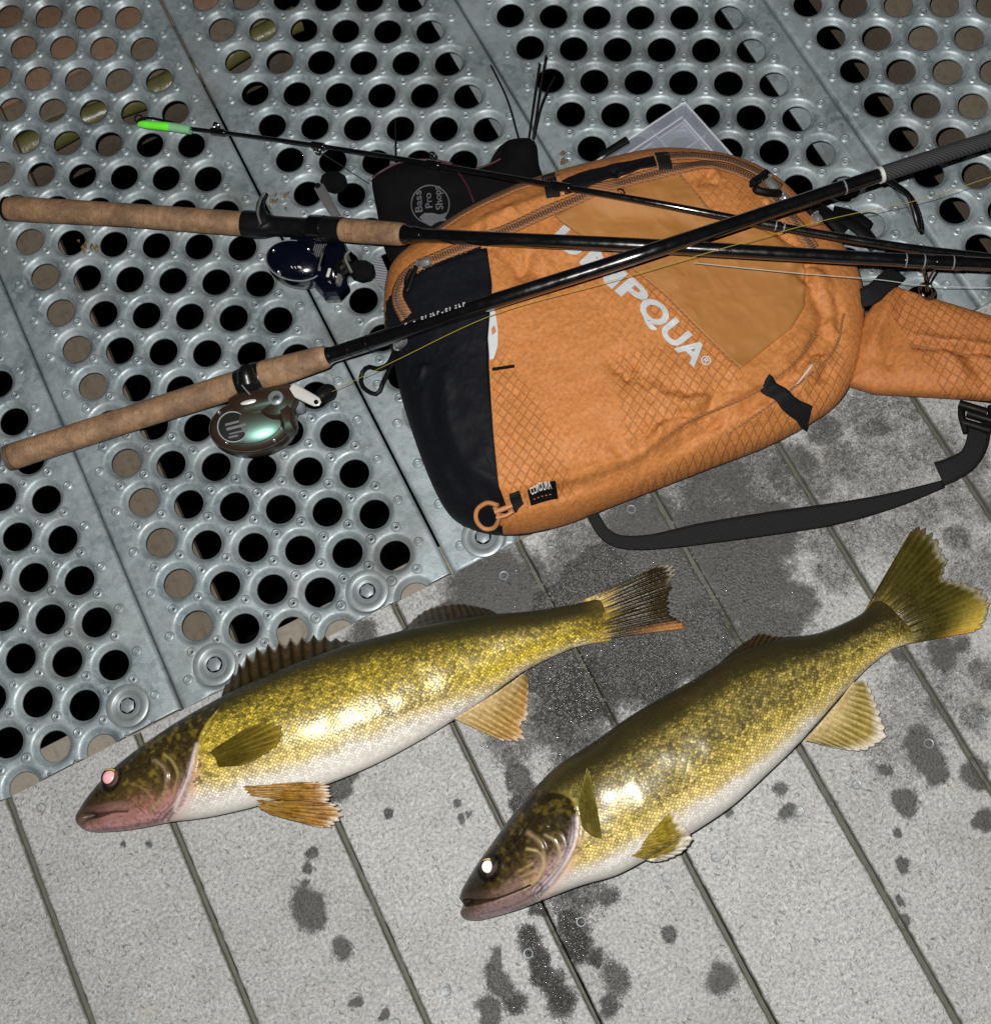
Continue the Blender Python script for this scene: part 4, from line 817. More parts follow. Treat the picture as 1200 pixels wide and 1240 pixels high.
if sum(f.normal.z * f.calc_area() for f in bm.faces if f.calc_center_median().z > 0.05) < 0: bmesh.ops.reverse_faces(bm, faces=bm.faces)
bm.to_mesh(body.data); bm.free()
def onbag(x, y, lift=0.0):
    z = 0.07
    for _ in range(3): q = P(x, y, z); z = float(bag_h(q[0], q[1])) + lift
    return P(x, y, z)
def patch(name, pts, mat, lift=0.0012, n=160, nr=46, parent=None, c=None, ripv=0.5, smooth_it=True):
    """cloth panel stitched on the pack: follows the pack's surface, with a turned edge"""
    w = np.array([onbag(*p)[:2] for p in pts]); w = closed(w, n) if smooth_it else resample(np.vstack([w, w[:1]]), n + 1, False)[:-1]
    cc = w.mean(0) if c is None else onbag(*c)[:2]
    zf = lambda X, Y: bag_h(X, Y) + lift
    rho = np.linspace(1, 0.01, nr); XY = cc + (w[None] - cc) * rho[:, None, None]; Z = zf(XY[:, :, 0], XY[:, :, 1])
    Z[0] -= lift + 0.0012
    rows = np.concatenate([XY, Z[..., None]], -1)
    rows[0] = np.c_[cc + (w - cc) * 1.002, Z[0]]; rows[1] = np.c_[w, zf(w[:, 0], w[:, 1])]
    V = rows.reshape(-1, 3); Fc = [tuple(f) for f in grid_faces(nr, n, True)] + [tuple(range((nr - 1) * n, nr * n))]
    o = mesh(name, V, Fc, mat, parent or pack, True, {"rip": np.full(len(V), ripv)})
    bm = bmesh.new(); bm.from_mesh(o.data); bmesh.ops.recalc_face_normals(bm, faces=bm.faces)
    if sum(f.normal.z * f.calc_area() for f in bm.faces) < 0: bmesh.ops.reverse_faces(bm, faces=bm.faces)
    bm.to_mesh(o.data); bm.free(); return o
def ribbon(name, pts, width, mat, lift=0.002, n=60, parent=None, bag=True, th=0.0012, rows=6, kind=None, zs=None):
    """flat strip laid along a line; bag=True follows the pack, otherwise pts carry z"""
    q = np.array([onbag(p[0], p[1], lift) for p in pts]) if bag else PL(pts)
    q = resample(q, n); T = np.gradient(q, axis=0); T /= np.linalg.norm(T, axis=1)[:, None]
    N = np.cross(T, [0, 0, 1]); N /= np.linalg.norm(N, axis=1)[:, None]; V = []
    wd = np.broadcast_to(np.interp(np.linspace(0, 1, n), np.linspace(0, 1, len(np.atleast_1d(width))), np.atleast_1d(width)), (n,))
    for k in np.linspace(-0.5, 0.5, rows):
        r = q + N * (k * wd)[:, None]
        if bag: r[:, 2] = bag_h(r[:, 0], r[:, 1]) + lift
        V.append(r)
    V = np.array(V).reshape(-1, 3); o = mesh(name, V, [tuple(f) for f in grid_faces(rows, n)], mat, parent or pack, True, {"rip": np.full(len(V), 0.6)}, kind=kind)
    sm = o.modifiers.new("thickness", 'SOLIDIFY'); sm.thickness = th; sm.offset = 0
    return o
# charcoal end panel
patch("charcoal_panel", [(497, 338), (520, 326), (555, 312), (590, 301), (596, 345), (592, 440), (597, 520), (606, 600), (622, 640), (590, 639), (556, 626), (534, 600), (516, 562), (501, 520), (489, 478), (482, 440), (484, 400), (488, 365)], M["charcoal"], 0.0016, 240, 60, smooth_it=False, ripv=0)
# tan mesh pocket band running down the front
patch("mesh_panel", [(672, 262), (700, 243), (760, 222), (818, 206), (836, 226), (858, 252), (890, 268), (930, 282), (965, 300), (976, 330), (974, 372), (958, 398), (930, 420), (897, 446), (850, 402), (800, 352), (740, 305), (700, 282)], M["meshcloth"], 0.0018, 260, 60, smooth_it=False)
# stitched seam and piping lines
def cord(name, pts, r, mat, lift=0.001, n=70, parent=None, kind=None):
    q = resample(np.array([onbag(p[0], p[1], lift) for p in pts]), n); b = MB(); b.tube(q, r, 8)
    return b.build(name, mat, parent or pack, kind=kind)
cord("seam", [(672, 262), (700, 283), (740, 306), (800, 353), (850, 403), (897, 447)], 0.0007, M["brownzip"], 0.0016)
cord("seam", [(614, 603), (690, 585), (760, 560), (830, 512), (905, 480), (960, 440), (990, 405)], 0.0009, M["brownzip"], 0.0006)
cord("seam", [(640, 628), (730, 606), (830, 556), (930, 492), (1005, 430), (1022, 380)], 0.0009, M["brownzip"], 0.0006)
cord("seam", [(820, 207), (838, 228), (858, 253), (886, 268)], 0.0009, M["brownzip"], 0.0022)
cord("edge_piping", [(560, 634), (590, 642), (640, 640), (720, 617), (830, 575), (940, 531), (1000, 496), (1030, 462)], 0.0018, M["black"], -0.006, 90)
# zips: brown tape with a coil of teeth
def zipper(pts, w=0.010, lift=0.0026, pitch=0.0021, n=90):
    o = ribbon("zip_tape", pts, w, M["brownzip"], lift, n)
    q = resample(np.array([onbag(p[0], p[1], lift + 0.0008) for p in pts]), 400)
    L = np.r_[0, np.cumsum(np.linalg.norm(np.diff(q, axis=0), axis=1))]; m = int(L[-1] / pitch); b = MB()
    for s in np.linspace(0, L[-1], m):
        c = np.array([np.interp(s, L, q[:, k]) for k in range(3)]); c2 = np.array([np.interp(min(s + 1e-3, L[-1]), L, q[:, k]) for k in range(3)]); c1 = np.array([np.interp(max(0, s - 1e-3), L, q[:, k]) for k in range(3)])
        t = (c2 - c1) / (np.linalg.norm(c2 - c1) + 1e-9); nn = np.cross(t, [0, 0, 1]); nn /= np.linalg.norm(nn); u = np.cross(nn, t)
        b.box(c + u * 0.0004, t * 0.0006, nn * 0.0021, u * 0.0007, 0.25)
    b.build("zip_teeth", M["zipteeth"], o, kind="stuff"); return o
zipper([(492, 384), (481, 362), (484, 344), (498, 327), (530, 311), (575, 293), (620, 275), (660, 257), (700, 240), (760, 219), (820, 203), (862, 199), (905, 212), (935, 235), (958, 262), (985, 300)])
zipper([(524, 282), (560, 258), (600, 238), (640, 222), (672, 215)], 0.009)
zipper([(806, 189), (840, 188), (880, 193), (916, 207), (945, 226)], 0.009)
patch("side_panel", [(676, 222), (700, 211), (745, 199), (792, 190), (800, 196), (796, 201), (752, 213), (712, 226), (684, 236)], M["charcoal"], 0.0022, 110, 20, smooth_it=False)
# webbing tabs and straps on the pack
ribbon("webbing_tab", [(664, 212), (670, 238)], 0.011, M["web"], 0.0035, 16, th=0.002)
ribbon("webbing_tab", [(801, 185), (806, 205)], 0.011, M["web"], 0.0035, 16, th=0.002)
ribbon("webbing_tab", [(926, 466), (940, 474), (956, 490), (976, 516)], 0.0125, M["web"], 0.0035, 30, th=0.0022)
ribbon("webbing_tab", [(622, 596), (627, 612), (633, 630)], 0.0085, M["web"], 0.0040, 20, th=0.002)
ribbon("orange_trim", [(614, 600), (619, 616), (625, 632)], 0.0030, M["orcord"], 0.0045, 20)
ribbon("orange_trim", [(632, 595), (637, 611), (643, 628)], 0.0022, M["orcord"], 0.0045, 20)
ribbon("orange_trim", [(676, 212), (682, 236)], 0.0028, M["orcord"], 0.0038, 14)
ribbon("orange_trim", [(794, 188), (799, 205)], 0.0028, M["orcord"], 0.0038, 14)
# pull loop of orange cord at the corner
b = MB(); b.tube(resample(PL([(603, 612, .066), (590, 609, .063), (578, 617, .058), (577, 630, .053), (586, 640, .048), (598, 639, .050), (604, 627, .060), (599, 614, .067)]), 40), 0.0018, 8); b.build("cord_loop", M["orcord"], pack)
b = MB(); b.tube(resample(PL([(599, 620, .066), (610, 616, .067), (620, 612, .067)]), 12), 0.0020, 8); b.tube(resample(PL([(601, 627, .062), (613, 624, .063), (621, 619, .064)]), 12), 0.0015, 8); b.build("cord_loop", M["orcord"], pack)
ribbon("reinforced_stitch", [(596, 447), (610, 445), (623, 443)], 0.0022, M["black"], 0.002, 12)
ribbon("stitch_mark", [(940, 474), (960, 470), (985, 440)], 0.001, M["silver"], 0.001, 12)

# lettering laid on the pack
def text_mesh(txt, bold=0.0):
    c = bpy.data.curves.new("t", 'FONT'); c.body = txt; c.size = 1.0; c.resolution_u = 3; c.offset = bold
    o = bpy.data.objects.new("t", c); COL.objects.link(o); dg = bpy.context.evaluated_depsgraph_get(); dg.update()
    me = bpy.data.meshes.new_from_object(o.evaluated_get(dg)); bpy.data.objects.remove(o)
    bm = bmesh.new(); bm.from_mesh(me); bmesh.ops.triangulate(bm, faces=bm.faces)
    for _ in range(2): bmesh.ops.subdivide_edges(bm, edges=[e for e in bm.edges if e.calc_length() > 0.12], cuts=1); bmesh.ops.triangulate(bm, faces=bm.faces)
    V = np.array([v.co[:] for v in bm.verts]); Fc = [tuple(v.index for v in f.verts) for f in bm.faces]; bm.free(); return V, Fc
def letter(name, txt, a, b, hgt, mat, parent, zfun, lift=0.0012, bold=0.02, th=0.0006, flip=False):
    """txt with its baseline from plan point a to b (metres)"""
    V, Fc = text_mesh(txt, bold); x0, x1 = V[:, 0].min(), V[:, 0].max(); y0, y1 = 0.0, 0.70
    a = np.asarray(a)[:2]; b = np.asarray(b)[:2]; e = (b - a); up = np.array([-e[1], e[0]]) / np.linalg.norm(e)
    XY = a + ((V[:, 0] - x0) / (x1 - x0))[:, None] * e + ((V[:, 1] - y0) / (y1 - y0) * hgt)[:, None] * up
    Z = zfun(XY[:, 0], XY[:, 1]) + lift
    o = mesh(name, np.c_[XY, Z], Fc, mat, parent, False)
    sm = o.modifiers.new("thickness", 'SOLIDIFY'); sm.thickness = th; sm.offset = 0; return o
W6 = [("U", (666, 292), (697, 315)), ("M", (702, 319), (742, 351)), ("P", (745, 353), (770, 375)), ("Q", (769, 374), (797, 401)), ("U", (797, 402), (818, 424)), ("A", (817, 423), (841, 446))]
for ch, a, b_ in W6:
    letter("logo_letter", ch, onbag(*a), onbag(*b_), 0.0172, M["silver"], pack, bag_h, 0.0028, 0.035)
letter("registered_mark", "®", onbag(846, 438), onbag(855, 446), 0.0075, M["silver"], pack, bag_h, 0.0028, 0.01)
b = MB(); b.prism([onbag(x, y, 0.0022) for x, y in [(594, 372), (600, 378), (603, 400), (603, 418), (598, 434), (593, 436), (591, 410)]], 0.0006); b.build("printed_emblem", M["silver"], pack, False)
b = MB(); b.prism([onbag(x, y, 0.0030) for x, y in [(595, 398), (599, 394), (601, 401), (596, 406)]], 0.0006); b.build("emblem_mark", M["orcord"], pack, False)
lab = patch("woven_label", [(640, 599), (657, 593), (674, 590), (676, 604), (659, 608), (643, 613)], M["black"], 0.0026, 60, 10, smooth_it=False)
letter("label_text", "CORDURA", onbag(644, 602), onbag(669, 595), 0.0027, M["white"], lab, bag_h, 0.0036, 0.02, 0.0004)
letter("label_text", "- - - - -", onbag(647, 608), onbag(668, 602), 0.0020, M["orcord"], lab, bag_h, 0.0036, 0.01, 0.0004)

# zip pulls
def zip_pull(slider, loop, r=0.0019):
    s = [onbag(x, y, 0.0045) for x, y in slider]; b = MB()
    d = s[-1] - s[0]; L = np.linalg.norm(d); d /= L; n = np.cross(d, [0, 0, 1]); n /= np.linalg.norm(n); u = np.cross(n, d)
    b.box(s[0] + d * L * 0.3, d * L * 0.42, n * 0.0036, u * 0.0022, 0.35); b.box(s[0] + d * L * 0.3 + u * 0.0032, d * L * 0.30, n * 0.0016, u * 0.0014, 0.4)
    b.tube(resample([s[0] + d * L * 0.7 - n * 0.003, s[0] + d * L * 1.0, s[0] + d * L * 0.7 + n * 0.003 + u * 0.003], 10), 0.0011, 8)
    o = b.build("zip_slider", M["chrome"], pack)
    b = MB(); b.tube(resample(PL(loop) if len(loop[0]) > 2 else np.array([onbag(x, y, 0.006) for x, y in loop]), 30), r, 8); b.build("pull_cord", M["rubber"], o)
zip_pull([(520, 316), (504, 322)], [(504, 322), (500, 334), (496, 345), (493, 352), (492, 340), (498, 326)])
zip_pull([(490, 412), (478, 422)], [(478, 424, .05), (470, 440, .035), (458, 446, .022), (446, 444, .016), (438, 452, .012), (438, 466, .010), (448, 475, .010), (458, 476, .011), (464, 462, .014), (472, 446, .03), (479, 430, .046)])
zip_pull([(938, 228), (926, 212)], [(926, 212), (914, 219), (912, 222), (928, 209)], 0.0034)
zip_pull([(952, 242), (944, 234)], [(944, 234), (930, 233), (916, 230), (918, 228)], 0.0034)
zip_pull([(992, 268), (984, 258)], [(984, 258), (978, 252), (975, 250)], 0.0028)

# padded shoulder strap running out of the picture on the right
STR = [(1030, 462), (1036, 420), (1048, 380), (1068, 352), (1086, 345), (1120, 356), (1160, 368), (1200, 380), (1260, 398), (1300, 412), (1300, 478), (1240, 480), (1200, 479), (1120, 474), (1060, 471)]
sw = resample(np.vstack([PL(STR, 0.03)[:, :2], PL(STR[:1], 0.03)[:, :2]]), 301, False)[:-1]; sc_ = P(1150, 425, 0.03)[:2]
folds = [(bp([(1075, 350), (1070, 380), (1055, 420)], .03), .004, .006), (bp([(1100, 352), (1092, 390), (1075, 440)], .03), -.004, .006), (bp([(1108, 420), (1150, 426), (1200, 432)], .03), -.004, .004), (bp([(1140, 428), (1160, 450), (1165, 472)], .03), .003, .005), (bp([(1165, 430), (1185, 455), (1190, 475)], .03), -.003, .005), (bp([(1110, 412), (1150, 418), (1200, 424)], .03), .003, .004), (bp([(1185, 432), (1200, 445), (1215, 470)], .03), .003, .005)]
def strap_h(X, Y):
    sh = X.shape; X = X.ravel(); Y = Y.ravel(); d = np.full(X.shape, 1e9)
    for a, b in zip(sw[::2], np.roll(sw[::2], -1, 0)):
        dx, dy = b - a; t = np.clip(((X - a[0]) * dx + (Y - a[1]) * dy) / (dx * dx + dy * dy + 1e-15), 0, 1); d = np.minimum(d, np.hypot(X - a[0] - t * dx, Y - a[1] - t * dy))
    z = 0.026 + 0.010 * np.sqrt(1 - (1 - np.clip(d / 0.016, 0, 1)) ** 2)
    for pl, am, wd in folds: z = z + am * np.exp(-(seg_dist(X, Y, pl)[0] / wd) ** 2) * smooth(0, 0.012, d)
    return (z + (0.004 * (fbm(X * 40, Y * 40, 3) - 0.5)) * smooth(0, .01, d)).reshape(sh)
V, Fc = ring_mesh(sw, sc_, 60, strap_h, [(0.97, 0.016), (1.0, 0.020)])
so = mesh("shoulder_strap", V, Fc, M["strapor"], pack, True, {"rip": np.where(V[:, 0] > P(1090, 400, .03)[0], 0.75, 0.3)})
bm = bmesh.new(); bm.from_mesh(so.data); bmesh.ops.recalc_face_normals(bm, faces=bm.faces)
if sum(f.normal.z * f.calc_area() for f in bm.faces) < 0: bmesh.ops.reverse_faces(bm, faces=bm.faces)
bm.to_mesh(so.data); bm.free()
b = MB(); b.prism(PL([(1026, 466), (1060, 474), (1120, 479), (1200, 488), (1300, 492), (1300, 440), (1100, 430), (1040, 430)], 0.008), 0.016); b.build("strap_backing", M["black"], pack, False)
b = MB(); b.tube(resample(np.array([P(*q) for q in [(1108, 418, .035), (1150, 426, .034), (1215, 436, .034)]]), 30), 0.0008, 6); b.build("strap_seam", M["brownzip"], so)
ribbon("anchor_strap", [(1040, 362, .035), (1056, 356, .036), (1072, 342, .032), (1086, 330, .024)], 0.016, M["web"], bag=False, n=30, th=0.0025)
# black webbing with ladder buckle trailing over the boards
ribbon("webbing_strap", [(712, 612, .022), (720, 628, .016), (732, 646, .013), (752, 656, .013), (790, 656, .015), (850, 646, .018), (930, 634, .018), (1010, 622, .016), (1080, 606, .014), (1142, 586, .0125)], [0.009, 0.010, 0.012, 0.0165, 0.018, 0.0185, 0.018, 0.015, 0.011, 0.006], M["web"], bag=False, n=120, th=0.0018)
ribbon("webbing_strap", [(1137, 574, .014), (1152, 568, .016), (1172, 556, .017), (1183, 536, .018), (1186, 512, .018)], [0.020, 0.018, 0.016, 0.0165, 0.017], M["web"], bag=False, n=50, th=0.002)
bk = MB()
for (x, y) in [(1176, 494), (1186, 505), (1180, 516)]:
    bk.tube(PL([(x - 15, y - 5, .018), (x + 18, y + 5, .019)]), 0.0036, 10)
bk.tube(resample(PL([(1166, 488, .016), (1164, 502, .018), (1170, 524, .018)]), 10), 0.0028, 8); bk.tube(resample(PL([(1200, 492, .016), (1200, 508, .018), (1194, 526, .018)]), 10), 0.0028, 8)
bk.build("buckle", M["rubber"], pack)
b = MB()
for pts in ([(1000, 262, .030), (1020, 264, .026), (1044, 280, .018), (1060, 300, .012)], [(1010, 256, .028), (1034, 262, .022), (1052, 274, .016)], [(984, 250, .04), (1000, 258, .032), (1022, 280, .022)]): b.tube(resample(PL(pts), 20), 0.0058, 8, flat=0.4)
b.build("side_buckle", M["rubber"], pack)

# ------------------------------------------------------------------ black pouch behind the pack
PO = [(450, 216), (462, 206), (485, 196), (520, 192), (548, 197), (572, 204), (594, 196), (607, 184), (611, 172), (626, 168), (647, 170), (652, 196), (658, 235), (620, 300), (560, 330), (500, 340), (474, 318), (462, 290), (456, 255)]
pw = closed(PL(PO, 0.018)[:, :2], 260); pc = P(545, 262, 0.018)[:2]
def pouch_h(X, Y):
    sh = X.shape; X = X.ravel(); Y = Y.ravel(); d = np.full(X.shape, 1e9)
    for a, b in zip(pw[::2], np.roll(pw[::2], -1, 0)):
        dx, dy = b - a; t = np.clip(((X - a[0]) * dx + (Y - a[1]) * dy) / (dx * dx + dy * dy + 1e-15), 0, 1); d = np.minimum(d, np.hypot(X - a[0] - t * dx, Y - a[1] - t * dy))
    return (0.016 + 0.012 * np.sqrt(1 - (1 - np.clip(d / 0.02, 0, 1)) ** 2) + 0.004 * (fbm(X * 45, Y * 45, 3) - 0.5)).reshape(sh)
pouch = tag(empty("tackle_pouch"), "flat black pouch with round printed logo tucked behind the orange pack", "pouch")
V, Fc = ring_mesh(pw, pc, 50, pouch_h, [(0.96, 0.0095), (1.0, 0.011)])
po = mesh("body", V, Fc, M["black"], pouch)
bm = bmesh.new(); bm.from_mesh(po.data); bmesh.ops.recalc_face_normals(bm, faces=bm.faces)
if sum(f.normal.z * f.calc_area() for f in bm.faces) < 0: bmesh.ops.reverse_faces(bm, faces=bm.faces)
bm.to_mesh(po.data); bm.free()
def onpo(x, y, l=0.0):
    z = 0.026
    for _ in range(3): q = P(x, y, z); z = float(pouch_h(np.array([q[0]]), np.array([q[1]]))[0]) + l
    return P(x, y, z)
def pcord(name, pts, r, mat): b = MB(); b.tube(resample(np.array([onpo(x, y, 0.001) for x, y in pts]), 40), r, 8); return b.build(name, mat, pouch)
pcord("piping", [(451, 216), (464, 206), (486, 196), (520, 193), (548, 198)], 0.0011, M["maroon"])
pcord("piping", [(572, 206), (594, 198), (606, 192)], 0.0010, M["maroon"]); pcord("piping", [(555, 208), (566, 225), (574, 245)], 0.0009, M["maroon"])
pcord("pocket_seam", [(481, 206), (482, 225), (488, 250), (495, 270), (510, 290)], 0.0011, M["charcoal"])
b = MB(); cc = [onpo(521 + 23 * math.cos(t), 247 + 23 * math.sin(t), 0.0016) for t in np.linspace(0, 2 * math.pi, 49)]; b.tube(cc, 0.0006, 6, cap=False); lg = b.build("round_logo", M["greyprint"], pouch)
zf = lambda X, Y: pouch_h(X, Y)
letter("logo_text", "Bass", onpo(512, 257), onpo(510, 231), 0.0062, M["greyprint"], lg, zf, 0.0016, 0.01, 0.0004)
letter("logo_text", "Pro", onpo(524, 252), onpo(522, 234), 0.0060, M["greyprint"], lg, zf, 0.0016, 0.01, 0.0004)
letter("logo_text", "Shops", onpo(537, 254), onpo(533, 226), 0.0060, M["greyprint"], lg, zf, 0.0016, 0.01, 0.0004)
b = MB(); b.prism([onpo(x, y, 0.001) for x, y in [(508, 263), (514, 258), (524, 258), (532, 260), (543, 257), (538, 262), (541, 267), (530, 268), (522, 274), (514, 270)]], 0.0006); b.build("logo_fish", M["greyprint"], lg, False)
# thin whiskers of leader wire standing out of the pouch
for i, pts in enumerate([[(628, 168, .022), (614, 120, .030), (594, 78, .040)], [(640, 168, .022), (648, 110, .034), (653, 75, .044)], [(645, 168, .022), (652, 120, .034), (661, 66, .046)], [(646, 168, .022), (656, 125, .034), (672, 92, .042)], [(479, 196, .02), (479, 170, .02), (479, 144, .02)]]):
    b = MB(); b.tube(resample(PL(pts), 24), 0.00075, 6); b.build("leader_wire", M["rubber"], pouch)
# small grey mesh tab between the reel and the pack
mt = MB(); mt.prism(PL([(450, 318), (462, 312), (470, 330), (466, 352), (458, 345)], 0.0095), 0.003); tag(mt.build("mesh_tab", mk_webbing("grey_mesh_tab", (0.10, 0.11, 0.13), (0.24, 0.25, 0.28), 1700), smooth_it=False), "small grey ribbed fabric tab beside the pack's rounded corner", "tab")

# ------------------------------------------------------------------ clear tackle box under the pack's far edge
t = NT("clear_plastic"); t.set("Base Color", (0.42, 0.46, 0.54, 1)); t.set("Roughness", 0.22); t.set("Alpha", 0.20); t.set("Specular IOR Level", 0.6); M["clear"] = t.m
t = NT("clear_rib"); t.set("Base Color", (0.70, 0.73, 0.80, 1)); t.set("Roughness", 0.2); t.set("Alpha", 0.42); M["rib"] = t.m
t = NT("clear_bead"); t.set("Base Color", (0.85, 0.87, 0.92, 1)); t.set("Roughness", 0.15); t.set("Alpha", 0.35); M["bead"] = t.m
tb = tag(empty("tackle_box"), "clear plastic tackle box whose corner sticks out behind the pack", "box")
A = P(829, 124, 0.034)[:2]; e1 = P(700, 210, 0.034)[:2] - A; e2 = P(960, 262, 0.034)[:2] - A; e1 /= np.linalg.norm(e1)
e2 = np.array([-e1[1], e1[0]]) * np.sign(np.cross(e1, e2)); L1, L2 = 0.16, 0.11
def tq(u, v, z): return np.array([*(A + e1 * u + e2 * v), z])
def tbox(name, u0, u1, v0, v1, z0, z1, mat, par=tb):
    b = MB(); b.box(tq((u0 + u1) / 2, (v0 + v1) / 2, (z0 + z1) / 2), [*(e1 * (u1 - u0) / 2), 0], [*(e2 * (v1 - v0) / 2), 0], [0, 0, (z1 - z0) / 2], 0.02); return b.build(name, mat, par)
tbox("tray", 0.001, L1, 0.001, L2, 0.0105, 0.012, M["clear"]); tbox("lid", 0, L1, 0, L2, 0.0330, 0.0346, M["clear"])
for a_ in ((0.0008, L1, 0.0008, 0.0022), (0.0008, 0.0022, 0.0024, L2), (L1 - 0.0015, L1, 0.0024, L2), (0.0024, L1 - 0.002, L2 - 0.0015, L2)): tbox("side_wall", *a_, 0.0125, 0.0326, M["clear"])
for a_ in ((0.036, 0.0374, 0.003, L2 - .003), (0.072, 0.0734, 0.003, L2 - .003), (0.004, 0.035, 0.034, 0.0354), (0.038, 0.071, 0.026, 0.0274), (0.004, 0.035, 0.064, 0.0654)): tbox("divider", *a_, 0.0125, 0.031, M["rib"])
tbox("lid_rib", 0.010, L1 - .01, 0.010, 0.0115, 0.0348, 0.0356, M["rib"]); tbox("lid_rib", 0.010, 0.0115, 0.013, L2 - .01, 0.0348, 0.0356, M["rib"])
for q0, q1 in ((tq(0, 0, .0346), tq(L1, 0, .0346)), (tq(0, 0, .0346), tq(0, L2, .0346)), (tq(0.0015, 0.0015, .012), tq(0.0015, 0.0015, .0335)), (tq(0.004, 0.004, .013), tq(L1, 0.004, .013)), (tq(0.004, 0.004, .013), tq(0.004, L2, .013))):
    b = MB(); b.tube([q0, q1], .0010, 8); b.build("edge_bead", M["bead"], tb)
b = MB(); b.tube(PL([(728, 190, .032), (760, 170, .033)]), 0.0042, 10); b.build("latch", M["rubber"], tb)

# ------------------------------------------------------------------ rods and reels
def straight(pts, n=80):
    q = PL(pts); L = np.r_[0, np.cumsum(np.linalg.norm(np.diff(q, axis=0), axis=1))]; s = np.linspace(0, L[-1], n); return np.stack([np.interp(s, L, q[:, k]) for k in range(3)], 1)
def smoothrod(pts, n=120): return resample(PL(pts), n)
def between(line, xa, xb, n):   # piece of the rod axis between two photograph columns
    px = np.array([(ROT @ (q - CAM)) for q in line]); px = 600 + F * 1200 * px[:, 0] / px[:, 2]
    s = np.linspace(xa, xb, n); return np.stack([np.interp(s, px, line[:, k]) for k in range(3)], 1)
def grip(name, ax, rad, parent, mat, rag=0.0):
    b = MB(); n = len(ax); b.tube(ax, rad, 26); return b.build(name, mat, parent)
def prof(n, ends, pts): return np.interp(np.linspace(0, 1, n), [p[0] for p in pts], [p[1] for p in pts])
def guide(name, top, foot, ring, rr, parent, r=0.0011):
    b = MB(); b.tube(resample(PL(foot), 12), r, 8); 
    c = P(*ring[:3]); d = np.asarray(P(*foot[-1])) - np.asarray(P(*foot[0])); ang = ring[3]
    e1_ = np.array([math.cos(ang), math.sin(ang), 0]); e2_ = np.array([0, 0, 1.0]) * 0.8 + np.array([-math.sin(ang), math.cos(ang), 0]) * 0.5; e2_ /= np.linalg.norm(e2_)
    b.tube([c + rr * (math.cos(t) * e1_ + math.sin(t) * e2_) for t in np.linspace(0, 2 * math.pi, 25)], r * 1.2, 8, cap=False)
    return b.build(name, M["blank"], parent)

# rod with the dark blue reel, lying across the top of the pack
AX1 = smoothrod([(6, 252, .017), (150, 260, .021), (300, 271, .028), (400, 277, .042), (500, 284, .070), (620, 290, .100), (760, 296, .112), (900, 304, .110), (1060, 313, .098), (1200, 320, .086), (1330, 327, .07)], 260)
rod1 = tag(empty("casting_rod"), "black casting rod with cork grip and dark blue reel, handle end higher in picture", "fishing rod", "fishing rods")
grip("rear_grip", between(AX1, 6, 302, 50), prof(50, 0, [(0, .0085), (.015, .0105), (.10, .0110), (.5, .0104), (.9, .0106), (1, .0104)]), rod1, M["cork"])
grip("butt_cap", between(AX1, 2, 9, 8), prof(8, 0, [(0, .007), (.3, .0100), (1, .0108)]), rod1, M["rubber"])
grip("reel_seat", between(AX1, 296, 416, 40), prof(40, 0, [(0, .0116), (.06, .0119), (.2, .0112), (.30, .0085), (.62, .0082), (.70, .0098), (.80, .0106), (.9, .0106), (1, .0104)]), rod1, M["seat"])
grip("hood_ring", between(AX1, 377, 393, 8), .0112, rod1, M["blank"])
grip("fore_grip", between(AX1, 414, 490, 26), prof(26, 0, [(0, .0096), (.06, .0102), (.5, .0098), (.93, .0096), (1, .0086)]), rod1, M["cork"])
grip("winding_check", between(AX1, 488, 512, 14), prof(14, 0, [(0, .0086), (.2, .0080), (.5, .0068), (.55, .0074), (.7, .0070), (1, .0060)]), rod1, M["blank"])
grip("blank", between(AX1, 508, 1325, 120), prof(120, 0, [(0, .0058), (.3, .0055), (1, .0050)]), rod1, M["blank"])
for x0, x1 in ((1094, 1122), (1132, 1165)): grip("thread_wrap", between(AX1, x0, x1, 10), .0056, rod1, M["blank"])
for x in (1095, 1117, 1152): grip("wrap_band", between(AX1, x, x + 1.5, 4), .0057, rod1, M["bolt"])
b = MB(); b.tube(resample(PL([(1117, 322, .085), (1120, 335, .070), (1123, 352, .055)]), 12), 0.0012, 8); b.tube(resample(PL([(1132, 325, .085), (1126, 336, .072), (1122, 345, .062)]), 12), 0.0010, 8)
c = P(1122, 352, .060); b.tube([c + 0.0062 * (math.cos(t) * np.array([.25, .15, .95]) + math.sin(t) * np.array([-.35, .9, 0])) for t in np.linspace(0, 6.2832, 25)], 0.0015, 8, cap=False); b.build("line_guide", M["blank"], rod1)
# trigger of the seat
b = MB(); b.tube(resample(PL([(322, 272, .038), (316, 258, .040), (316, 244, .036), (322, 234, .030)]), 20), prof(20, 0, [(0, .0052), (.5, .0040), (1, .0018)]), 12, flat=0.6); b.build("trigger", M["seat"], rod1)
b = MB(); b.tube(resample(PL([(316, 271, .043), (312, 257, .044), (315, 243, .041), (320, 234, .034)]), 16), 0.0011, 8); b.build("trigger_edge", M["chrome"], rod1)

